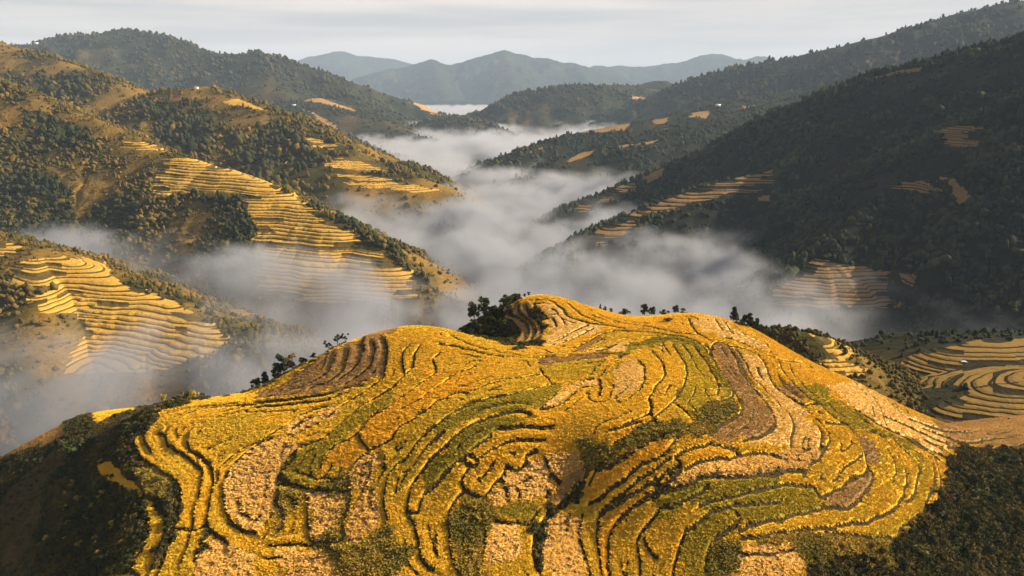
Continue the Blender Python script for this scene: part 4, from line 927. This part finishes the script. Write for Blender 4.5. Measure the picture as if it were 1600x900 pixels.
# valley floor, out to the horizon
gx2 = np.concatenate([np.linspace(-28000, -2500, 20), np.linspace(-2400, 2400, 121), np.linspace(2500, 28000, 20)])
gy2 = np.concatenate([np.linspace(-900, 0, 10), np.linspace(40, 3000, 75), np.linspace(3100, 36000, 50)])
X, Y = np.meshgrid(gx2, gy2); Z = FLOOR + fbm(X/220, Y/220, 71, 3)*9
nx = X.shape[1]; j, i = np.meshgrid(np.arange(X.shape[0]-1), np.arange(nx-1), indexing='ij'); q0 = (j*nx+i).ravel()
fl = obj('valley_floor', mesh_np('valley_floor', np.stack([X.ravel(), Y.ravel(), Z.ravel()], 1), np.stack([q0, q0+1, q0+1+nx, q0+nx], 1), [M_DARK], attrs=dict(veg=np.full(X.size, .55), field=np.zeros(X.size), riser=np.zeros(X.size))))
tag(fl, 'dark valley floor under the fog', 'ground', kind='structure')
n = 14000; a = rng.uniform(-900, 900, n); b = rng.uniform(430, 1500, n)
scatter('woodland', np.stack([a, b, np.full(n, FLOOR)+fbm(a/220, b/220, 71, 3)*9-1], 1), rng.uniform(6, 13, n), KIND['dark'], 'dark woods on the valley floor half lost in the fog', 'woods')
print('hills', round(time.time()-T0, 1))

# ------------------------------------------------------------------ air: even haze round everything, and the valley fog
def vol_mat(name, color, density, aniso):
    m = bpy.data.materials.new(name); m.use_nodes = True; t = m.node_tree; t.nodes.clear()
    o = t.nodes.new('ShaderNodeOutputMaterial'); v = t.nodes.new('ShaderNodeVolumePrincipled')
    v.inputs['Color'].default_value = (*color, 1); v.inputs['Anisotropy'].default_value = aniso
    v.inputs['Density'].default_value = density
    t.links.new(v.outputs[0], o.inputs['Volume']); return m, t, v
hm, _, hv = vol_mat('haze_air', (0.43, 0.585, 0.83), 3.4e-5, 0.0)
hv.inputs['Density Attribute'].default_value = ''
bx0 = np.array([[x, y, z] for z in (FLOOR-20, 1300) for y in (-1000, 36500) for x in (-28500, 28500)], float)
hz = obj('haze', mesh_np('haze', bx0, [(0,2,3,1),(4,5,7,6),(0,1,5,4),(2,6,7,3),(0,4,6,2),(1,3,7,5)], [hm], smooth=False))
tag(hz, 'pale even haze filling the valley air', 'haze', kind='stuff')

def fog_bank(name, lo, hi, vox, dens, top, seed, label, lift=0., color=(0.45, 0.49, 0.585)):
    fm, t, v = vol_mat('fog_air_'+str(seed), color, dens, 0.1)
    ng = bpy.data.node_groups.new(name+str(seed), 'GeometryNodeTree')
    ng.interface.new_socket('Geometry', in_out='INPUT', socket_type='NodeSocketGeometry')
    ng.interface.new_socket('Geometry', in_out='OUTPUT', socket_type='NodeSocketGeometry')
    go = ng.nodes.new('NodeGroupOutput'); Lk = ng.links.new
    vc = ng.nodes.new('GeometryNodeVolumeCube'); vc.inputs['Min'].default_value = lo; vc.inputs['Max'].default_value = hi
    for k, n_ in enumerate(('X', 'Y', 'Z')): vc.inputs['Resolution '+n_].default_value = max(8, int((hi[k]-lo[k])/vox[k]))
    ps = ng.nodes.new('GeometryNodeInputPosition'); sx = ng.nodes.new('ShaderNodeSeparateXYZ'); Lk(ps.outputs[0], sx.inputs[0])
    def M(op, a, b=None, c=None):
        m = ng.nodes.new('ShaderNodeMath'); m.operation = op
        for k, q in enumerate((a, b, c)):
            if q is None: continue
            if isinstance(q, (int, float)): m.inputs[k].default_value = q
            else: Lk(q, m.inputs[k])
        return m.outputs[0]
    def NZ(scale, detail, stretch=(1, 1, 1), off=(0, 0, 0), rough=.5, dist=0.):
        mp = ng.nodes.new('ShaderNodeVectorMath'); mp.operation = 'MULTIPLY_ADD'; Lk(ps.outputs[0], mp.inputs[0])
        mp.inputs[1].default_value = tuple(scale*s for s in stretch); mp.inputs[2].default_value = off
        n = ng.nodes.new('ShaderNodeTexNoise'); n.inputs['Scale'].default_value = 1.0; n.inputs['Detail'].default_value = detail
        n.inputs['Roughness'].default_value = rough; n.inputs['Distortion'].default_value = dist
        Lk(mp.outputs[0], n.inputs['Vector']); return n.outputs[0]
    def SS(v, a, b, c=0., d=1.):
        m = ng.nodes.new('ShaderNodeMapRange'); m.interpolation_type = 'SMOOTHSTEP'; Lk(v, m.inputs[0])
        for k, q in enumerate((a, b, c, d)): m.inputs[k+1].default_value = q
        return m.outputs[0]
    X, Y, Z = sx.outputs
    big = NZ(1/520, 2, (1, .8, .0), (seed, 0, 0)); mid = NZ(1/150, 4, (1, .7, 1.2), (0, seed, 0), .55, .6)
    tp = M('ADD', M('ADD', M('MULTIPLY', M('SUBTRACT', big, .5), 70.), M('MULTIPLY', M('SUBTRACT', mid, .5), 75.)), top)
    if lift: tp = M('ADD', tp, SS(M('ABSOLUTE', M('SUBTRACT', X, 40.)), 160., 420., 0., lift))
    fine = NZ(1/48, 4, (1, .6, 1.5), (seed, seed, 0), .6, .8)
    tp = M('ADD', tp, M('MULTIPLY', M('SUBTRACT', fine, .5), 34.))
    below = M('SUBTRACT', tp, Z)
    d = SS(below, 0., 42.)
    hole = NZ(1/330, 3, (1, .6, .2), (seed*2, 3, 0), .5, .4)
    d = M('MULTIPLY', d, SS(hole, .36, .54, .12, 1.0))
    d = M('MULTIPLY', d, SS(mid, .34, .64, .08, 1.25))
    d = M('MULTIPLY', d, SS(fine, .3, .68, .5, 1.35))
    return ng, go, vc, fm, M, SS, X, Y, Z, d
def finish_fog(name, label, lo, hi, ng, go, vc, fm, d):
    Lk = ng.links.new; Lk(d, vc.inputs['Density'])
    sm = ng.nodes.new('GeometryNodeSetMaterial'); sm.inputs['Material'].default_value = fm
    Lk(vc.outputs[0], sm.inputs[0]); Lk(sm.outputs[0], go.inputs[0])
    c = [[x, y, z] for z in (lo[2], hi[2]) for y in (lo[1], hi[1]) for x in (lo[0], hi[0])]
    o = obj(name, mesh_np(name, c, [(0,2,3,1),(4,5,7,6),(0,1,5,4),(2,6,7,3),(0,4,6,2),(1,3,7,5)], [fm], smooth=False))
    md = o.modifiers.new('fog', 'NODES'); md.node_group = ng
    tag(o, label, 'fog', kind='stuff'); return o
lo, hi = (-1000., 420., -350.), (1000., 2000., -205.)
ng, go, vc, fm, M, SS, X, Y, Z, d = fog_bank('fog', lo, hi, (8., 8., 4.5), 0.019, -257., 3, '', 14.)
d = M('MULTIPLY', d, SS(M('ADD', Y, M('MULTIPLY', M('ABSOLUTE', M('SUBTRACT', X, 60.)), -.10)), 400., 600.))
d = M('MULTIPLY', d, SS(Y, 1900., 2000., 1., 0.)); d = M('MULTIPLY', d, SS(M('ABSOLUTE', X), 900., 1000., 1., 0.))
finish_fog('fog', 'drifting bank of morning fog lying in the valley behind the near hill', lo, hi, ng, go, vc, fm, d)
lo, hi = (-2000., 1900., -350.), (2200., 9500., -190.)
ng, go, vc, fm, M, SS, X, Y, Z, d = fog_bank('fog', lo, hi, (24., 30., 8.), 0.013, -266., 8, '', 0., (0.52, 0.56, 0.66))
d = M('MULTIPLY', d, SS(Y, 1900., 2050.)); d = M('MULTIPLY', d, SS(M('ABSOLUTE', X), 1700., 2000., 1., 0.))
finish_fog('fog', 'white river of fog winding away up the far valley', lo, hi, ng, go, vc, fm, d)
print('fog', round(time.time()-T0, 1))

# ------------------------------------------------------------------ trees, shrubs, houses: each a thing of its own
MBARK = mat_soil('bark', (0.05,0.036,0.024), (0.10,0.075,0.05), 3.0, 0.05)
def leafmat(name, c): return mat_plants(name, [tuple(x*.6 for x in c), c, tuple(x*1.5 for x in c)], .08)
ML = dict(dark=leafmat('leaves_dark', (0.030,0.038,0.014)), olive=leafmat('leaves_olive', (0.085,0.075,0.02)), gold=leafmat('leaves_gold', (0.26,0.19,0.03)), brown=leafmat('leaves_brown', (0.12,0.075,0.035)))
def crown_clumps(kind, seed):
    r = random.Random(seed); c = []
    if kind == 'round':
        for k in range(13):
            a = r.uniform(0, 6.28); d = r.uniform(.05, .30); z = r.uniform(.38, .86); d *= 1.15-abs(z-.58)
            c.append((d*math.cos(a), d*math.sin(a), z, r.uniform(.11, .17), r.uniform(.09, .14)))
    elif kind == 'tall':
        for k in range(12):
            z = .22+.73*k/11; a = r.uniform(0, 6.28); d = .11*(1.1-z)
            c.append((d*math.cos(a), d*math.sin(a), z, .06+.15*(1.05-z), .07))
    elif kind == 'open':
        for k in range(9):
            a = r.uniform(0, 6.28); d = r.uniform(.12, .36); z = r.uniform(.5, .95)
            c.append((d*math.cos(a), d*math.sin(a), z, r.uniform(.06, .11), r.uniform(.045, .08)))
    else:   # shrub
        for k in range(9):
            a = r.uniform(0, 6.28); d = r.uniform(.0, .42); z = r.uniform(.18, .75)*(1.1-d)
            c.append((d*math.cos(a), d*math.sin(a), z, r.uniform(.14, .22), r.uniform(.12, .2)))
    return c
TREE = {}
def tree_proto(kind, leaf, var):
    key = (kind, leaf, var)
    if key not in TREE:
        c = crown_clumps(kind, var*7+len(kind)); limbs = [(q[0], q[1], q[2]) for q in c[::2]]
        TREE[key] = (trunk_mesh('trunk', MBARK, 1.0 if kind != 'shrub' else .5, .022 if kind != 'shrub' else .02, limbs, var),
                     leaf_crown('crown', ML[leaf], c, .10 if kind != 'shrub' else .11, 64, var+11))
    return TREE[key]
def plant(name, kind, leaf, x, y, z, h, label, cat, group=None, wide=1.0):
    e = bpy.data.objects.new(name, None); COL.objects.link(e); e.location = (x, y, z)
    t, c = tree_proto(kind, leaf, random.randint(0, 3))
    e.rotation_euler.z = random.uniform(0, 6.28); e.scale = (h*wide, h*wide, h)
    obj('trunk', t, e); obj('crown', c, e)
    tag(e, label, cat, group); return e
def at_px(u, Y, ground=None):
    """point of the near hill under photo column u at depth Y"""
    z = -120.0
    for _ in range(8):
        x = (u-800)/F*(Y*CP-z*SP); z = float(hill_z(x, Y))
    return x, Y, z
def tree_px(name, kind, leaf, u, Y, hpx, label, group=None, cat='tree', wide=1.0, sink=.2):
    x, y, z = at_px(u, Y); d = math.hypot(y, z)
    return plant(name, kind, leaf, x, y, z-sink, hpx*d/F*1.05, label, cat, group, wide)
for (u, Y, h, k, lf, lab, wd) in [
  (938, 373, 10, 'tall', 'dark', 'thin little tree leftmost on the skyline right of the yellow summit', 1), (946, 372, 9, 'round', 'dark', 'small round tree second from left on the skyline right of the summit', 1),
  (955, 370, 9, 'round', 'olive', 'small olive tree on the skyline just left of a low bush', 1), (975, 367, 13, 'shrub', 'dark', 'low wide bush on the skyline left of the double topped tree', 1.5),
  (1007, 363, 23, 'round', 'dark', 'tallest dark tree on the skyline above the terraces right of the summit', .8), (1018, 363, 17, 'round', 'dark', 'lower tree touching the tallest skyline tree on its right', .9),
  (1037, 362, 11, 'shrub', 'dark', 'low bush on the skyline right of the tallest tree', 1.6), (1055, 361, 15, 'round', 'dark', 'round bushy tree at the left foot of the pale dome on the skyline', 1.1), (1066, 361, 11, 'shrub', 'olive', 'low scrub tree leaning on the left slope of the pale dome', 1.6),
  (1146, 358, 24, 'tall', 'dark', 'lone tapering tree in mist right of the pale dome', 1.3), (1163, 356, 20, 'round', 'dark', 'first tree of the misty row below the pale dome', 1), (1170, 356, 25, 'tall', 'dark', 'tallest pointed tree of the misty row below the pale dome', 1.3),
  (1181, 353, 22, 'tall', 'dark', 'pointed tree right of centre in the misty row below the dome', 1.3), (1190, 352, 18, 'round', 'dark', 'small round tree near the end of the misty row', 1), (1202, 350, 15, 'round', 'dark', 'last low tree at the right end of the misty row', 1.2),
  (528, 325, 22, 'open', 'dark', 'open branched tree standing highest on the left rim of the hill', 1), (540, 326, 16, 'open', 'dark', 'smaller open tree right of the highest rim tree', 1), (514, 325, 17, 'open', 'dark', 'flat topped tree left of the highest rim tree', 1.1),
  (490, 323, 12, 'round', 'dark', 'small round tree alone on the left rim in mist', 1), (475, 323, 14, 'round', 'dark', 'low spreading tree left of the small round rim tree', 1.3), (444, 320, 34, 'round', 'dark', 'large dark domed tree below the left rim', .95), (457, 322, 28, 'round', 'brown', 'bare brownish tree beside the large domed tree', .9),
  (432, 319, 20, 'round', 'dark', 'dark tree low at the left of the large domed tree', 1.1), (415, 318, 22, 'tall', 'dark', 'tapering tree in mist left of the large domed tree', 1.5), (400, 318, 18, 'round', 'dark', 'leftmost misty tree under the left rim', 1.2),
  (256, 308, 17, 'round', 'gold', 'small golden leaved tree on the far left edge of the terraces', .9), (275, 309, 13, 'shrub', 'olive', 'olive bush right of the golden leaved tree', 1.4), (292, 310, 16, 'round', 'olive', 'round olive tree in the bush row at the left field edge', 1.1), (303, 310, 17, 'round', 'gold', 'bush with sunlit golden top in the row at the left field edge', 1.1), (316, 311, 11, 'shrub', 'dark', 'last dark bush at the right end of the bush row', 1.5),
  (118, 296, 44, 'round', 'dark', 'big dark round tree beside the small field at left', 1.0), (140, 300, 24, 'round', 'dark', 'dark bushy tree at the foot of the big round tree', 1.2), (200, 290, 14, 'shrub', 'dark', 'dark bush above the small yellow field at left', 1.8), (95, 292, 22, 'shrub', 'dark', 'dark bush left of the big round tree', 1.6),
  (1044, 336, 9, 'shrub', 'dark', 'tiny dark bush sitting alone on the golden upper terraces', 1.6), (1150, 345, 9, 'shrub', 'dark', 'left part of the dark hedge lying across the upper right terraces', 1.8), (1160, 342, 9, 'shrub', 'dark', 'right part of the dark hedge lying across the upper right terraces', 2.0)]:
    tree_px('bush' if k == 'shrub' else 'tree', k, lf, u, Y, h, lab, cat='bush' if k == 'shrub' else 'tree', wide=wd)
def scatter_px(poly, n, mind):
    P = np.array(poly); out = []
    while len(out) < n and mind > 1:
        for _ in range(400):
            u, v = random.uniform(*(P[:, 0].min(), P[:, 0].max())), random.uniform(P[:, 1].min(), P[:, 1].max())
            if inpoly(np.array([u]), np.array([v]), poly)[0] and all((u-a)**2+((v-b)*1.3)**2 > mind**2 for a, b in out):
                out.append((u, v)); break
        else: mind *= .85
    return out
def shrubs(poly, n, mind, hm, kinds, label, group, name='shrub'):
    for (u, v) in scatter_px(poly, n, mind):
        X, Y, ok = to_hill(np.array([u]), np.array([v]))
        if not ok[0]: continue
        x, y = float(X[0]), float(Y[0]); k, lf = random.choice(kinds)
        plant(name, k, lf, x, y, float(hill_z(x, y))-.15, random.uniform(*hm)*(1.15 if k == 'round' else 1), (label[(k, lf)] if isinstance(label, dict) else label), 'bush', (group[(k, lf)] if isinstance(group, dict) else group), random.uniform(.9, 1.4) if k == 'shrub' else 1.05)
shrubs([(70,790),(130,740),(190,750),(235,800),(235,840),(200,890),(60,890),(55,830)], 46, 13, (2.2, 4.2), [('shrub','dark'),('shrub','dark'),('shrub','olive')], {('shrub','dark'):'dark bush on the steep scrub bank in the lower left corner', ('shrub','olive'):'olive green bush on the steep scrub bank at lower left'}, {('shrub','dark'):'dark bushes on the lower left bank', ('shrub','olive'):'olive bushes on the lower left bank'})
shrubs([(65,790),(120,745),(200,780),(200,830),(120,880),(70,860)], 14, 22, (2.4, 3.8), [('shrub','gold')], 'bush with sunlit top, painted gold, among the dark scrub at lower left', 'sunlit bushes painted gold on the lower left bank')  # gold leaf colour stands in for sunlight on the bush tops
shrubs([(1400,860),(1490,740),(1600,720),(1600,895),(1300,895),(1290,870)], 90, 14, (2.5, 5.2), [('shrub','dark'),('shrub','dark'),('shrub','dark'),('round','dark'),('shrub','olive')], {('shrub','dark'):'dark green bush in the thicket filling the lower right corner', ('round','dark'):'taller round topped dark bush in the lower right thicket', ('shrub','olive'):'olive green bush among the darker thicket at lower right'}, {('shrub','dark'):'dark bushes in the lower right thicket', ('round','dark'):'tall bushes in the lower right thicket', ('shrub','olive'):'olive bushes in the lower right thicket'})
shrubs([(1270,855),(1400,850),(1440,800),(1480,760),(1500,800),(1420,880),(1270,895)], 20, 18, (2.0, 3.6), [('shrub','olive'),('shrub','brown')], {('shrub','olive'):'olive bush below the lowest right terrace', ('shrub','brown'):'brown withered bush below the lowest right terrace'}, {('shrub','olive'):'olive bushes under the lowest right terrace', ('shrub','brown'):'brown bushes under the lowest right terrace'})
shrubs([(205,690),(240,740),(290,770),(270,800),(230,760),(190,720)], 10, 13, (1.8, 3.0), [('shrub','olive'),('shrub','dark')], {('shrub','olive'):'scraggly olive bush between the two leftmost terrace strips', ('shrub','dark'):'dark bush between the two leftmost terrace strips'}, {('shrub','olive'):'olive bushes between the leftmost terraces', ('shrub','dark'):'dark bushes between the leftmost terraces'})
# the grove beside the striped brown terraces
for k, (u, Y, h) in enumerate([(708,352,11),(716,356,12),(724,352,13),(733,358,14),(741,354,14),(749,362,17),(757,356,16),(765,364,18),(772,358,17),(779,368,20),(772,370,18),(788,374,20),(795,378,20),(803,382,18),(808,388,15),(752,348,15),(764,351,17),(776,352,17),(745,348,14),(728,347,13),(787,360,18),(794,368,18),(715,350,11),(740,364,15),(758,370,16),(783,346,15),(770,346,15),(757,344,13),(725,362,12),(766,375,15)]):
    gold = k in (4, 19)
    lab = 'tree with yellowing leaves at the near edge of the grove' if k == 18 else ('olive tree among the darker trees of the grove' if gold else 'dark leafy tree crowded in the grove below the brown striped terraces')
    tree_px('tree', 'round', 'gold' if k == 18 else ('olive' if gold else 'dark'), u, Y, h, lab, None if k == 18 else ('olive trees in the grove' if gold else 'trees in the dark grove'), wide=1.25, sink=1.0)
for (u, Y, h, lab) in [(741, 377, 34, 'tall tree rising behind the grove, left of the two'), (756, 381, 36, 'tall tree rising behind the grove, right of the two'), (820, 384, 8, 'small tree at the left foot of the yellow summit'), (826, 383, 9, 'little dark tree standing left of the yellow summit')]:
    tree_px('tree', 'round', 'dark', u, Y, h, lab, wide=.8)

def to_mount(key, u, v):
    Z, x0, y0, r, DM = HILLS[key]; dx, dy, dz = ray(u, v)
    ys = np.arange(y0, y0+(Z.shape[0]-1)*r, r*.5); t = ys/dy; X = dx*t
    k = np.argmax((dz*t < bilin(Z, x0, y0, r, X, ys)) & (X > x0) & (X < x0+(Z.shape[1]-1)*r))
    x, y = float(X[k]), float(ys[k]); return x, y, float(bilin(Z, x0, y0, r, x, y))
MWALL = mat_soil('house_wall', (0.55,0.52,0.46), (0.68,0.65,0.6), .4, .02); MROOF = mat_soil('house_roof', (0.16,0.13,0.12), (0.26,0.22,0.2), .6, .05); MTIN = mat_soil('tin_roof', (0.55,0.57,0.6), (0.7,0.72,0.75), .3, .02)
MDOOR = mat_soil('house_door', (0.05,0.035,0.025), (0.07,0.05,0.03), 1, .01); MTARP = mat_soil('tarp', (0.30,0.45,0.85), (0.45,0.58,0.95), .4, .05)
def box(x0, x1, y0, y1, z0, z1):
    return [(x0,y0,z0),(x1,y0,z0),(x1,y1,z0),(x0,y1,z0),(x0,y0,z1),(x1,y0,z1),(x1,y1,z1),(x0,y1,z1)], [(0,3,2,1),(4,5,6,7),(0,1,5,4),(1,2,6,5),(2,3,7,6),(3,0,4,7)]
def house(x, y, z, L, W, H, rot, roof, label):
    e = bpy.data.objects.new('farmhouse', None); COL.objects.link(e); e.location = (x, y, z); e.rotation_euler.z = rot
    tag(e, label, 'house')
    v, f = box(-L/2, L/2, -W/2, W/2, -3, H); v += [(-L/2, 0, H+W*.32), (L/2, 0, H+W*.32)]
    obj('wall', mesh_np('wall', v, [(a[0], a[1], a[2], a[3]) for a in f], [MWALL], smooth=False), e)
    g = W*.62; rz = H+W*.36; r = [(-L*.56,-g,H-.25),(L*.56,-g,H-.25),(L*.56,0,rz),(-L*.56,0,rz),(L*.56,g,H-.25),(-L*.56,g,H-.25)]
    r += [(p[0], p[1], p[2]+.25) for p in r]
    obj('roof', mesh_np('roof', r, [(6,7,8,9),(9,8,10,11),(0,3,2,1),(3,5,4,2),(0,1,7,6),(4,5,11,10),(1,2,8,7),(2,4,10,8),(0,6,9,3),(3,9,11,5)], [roof], smooth=False), e)
    v, f = box(-.7, .7, -W/2-.08, -W/2-.003, 0, 2.1); obj('door', mesh_np('door', v, f, [MDOOR], smooth=False), e)
    for sx in (-L*.3, L*.3):
        v, f = box(sx-.6, sx+.6, -W/2-.07, -W/2-.003, 1, 2.1); obj('window', mesh_np('window', v, f, [MDOOR], smooth=False), e)
for (key, u, v, L_, rt, lab) in [('terraced_mountain191',1300,240,13,'t','pale tin roofed farmhouse, left of the pair in the dark right hill'),('terraced_mountain191',1313,241,11,'t','pale farmhouse right of its twin in the dark right hill'),('terraced_mountain191',1346,265,8,'t','tiny lone pale hut lower on the dark right hill'),
   ('mountain181',982,276,14,'r','dark roofed farmhouse at the fog edge on the right spur'),('mountain181',1012,268,10,'r','second farmhouse along the right spur above the fog'),('hill173',1122,166,22,'t','white farmhouse far up the dark wooded spur'),
   ('hill113',306,139,16,'r','farmhouse left on the rounded brown hilltop'),('hill113',334,137,16,'r','farmhouse on the crown of the rounded brown hill'),('hill127',460,166,26,'t','pale farmhouse on the far left ochre spur'),('hill127',532,151,24,'t','white farmhouse high behind the far left spur'),('mountain131',57,70,34,'t','white building alone on the left skyline ridge'),
   ('terraced_mountain193',1520,160,9,'t','small pale hut high on the right forest slope')]:
    x, y, z = to_mount(key, u, v)
    house(x, y, z+.3, L_, L_*.55, 3.2+L_*.05, random.uniform(-.5, .5), MTIN if rt == 't' else MROOF, lab)
x, y, z = to_mount('terraced_hill101', 1506, 567)
gx_, gy_ = np.meshgrid(np.linspace(-1.9, 1.9, 9), np.linspace(-1.2, 1.2, 6)); gz_ = .7+.35*fbm(gx_, gy_, 3, 2)-.12*gx_**2
q0 = (np.arange(5)[:, None]*9+np.arange(8)).ravel()
tp_ = obj('tarpaulin', mesh_np('tarpaulin', np.stack([gx_.ravel(), gy_.ravel(), gz_.ravel()], 1), np.stack([q0, q0+1, q0+10, q0+9], 1), [MTARP])); tp_.location = (x, y, z+.3)
sm_ = tp_.modifiers.new('thick', 'SOLIDIFY'); sm_.thickness = .06
tag(tp_, 'blue white tarpaulin lying on the dark terraces at the right margin', 'tarpaulin')
# footpath on the hill behind the left terraces
PP = [to_mount('hill113', u, v) for u, v in [(425,264),(436,259),(446,256),(452,250),(458,246)]]
V = []; 
for k, p in enumerate(PP): V += [(p[0]-1.0, p[1]-1.6, p[2]+1.6), (p[0]+1.0, p[1]+1.6, p[2]+1.6)]
MPATH = mat_soil('path_earth', (0.5,0.38,0.27), (0.62,0.48,0.34), .3, .1)
po = obj('footpath', mesh_np('footpath', V, [(2*k, 2*k+1, 2*k+3, 2*k+2) for k in range(len(PP)-1)], [MPATH])); tag(po, 'pale footpath winding over the wooded hill', 'path', kind='structure')
print('things', round(time.time()-T0, 1))
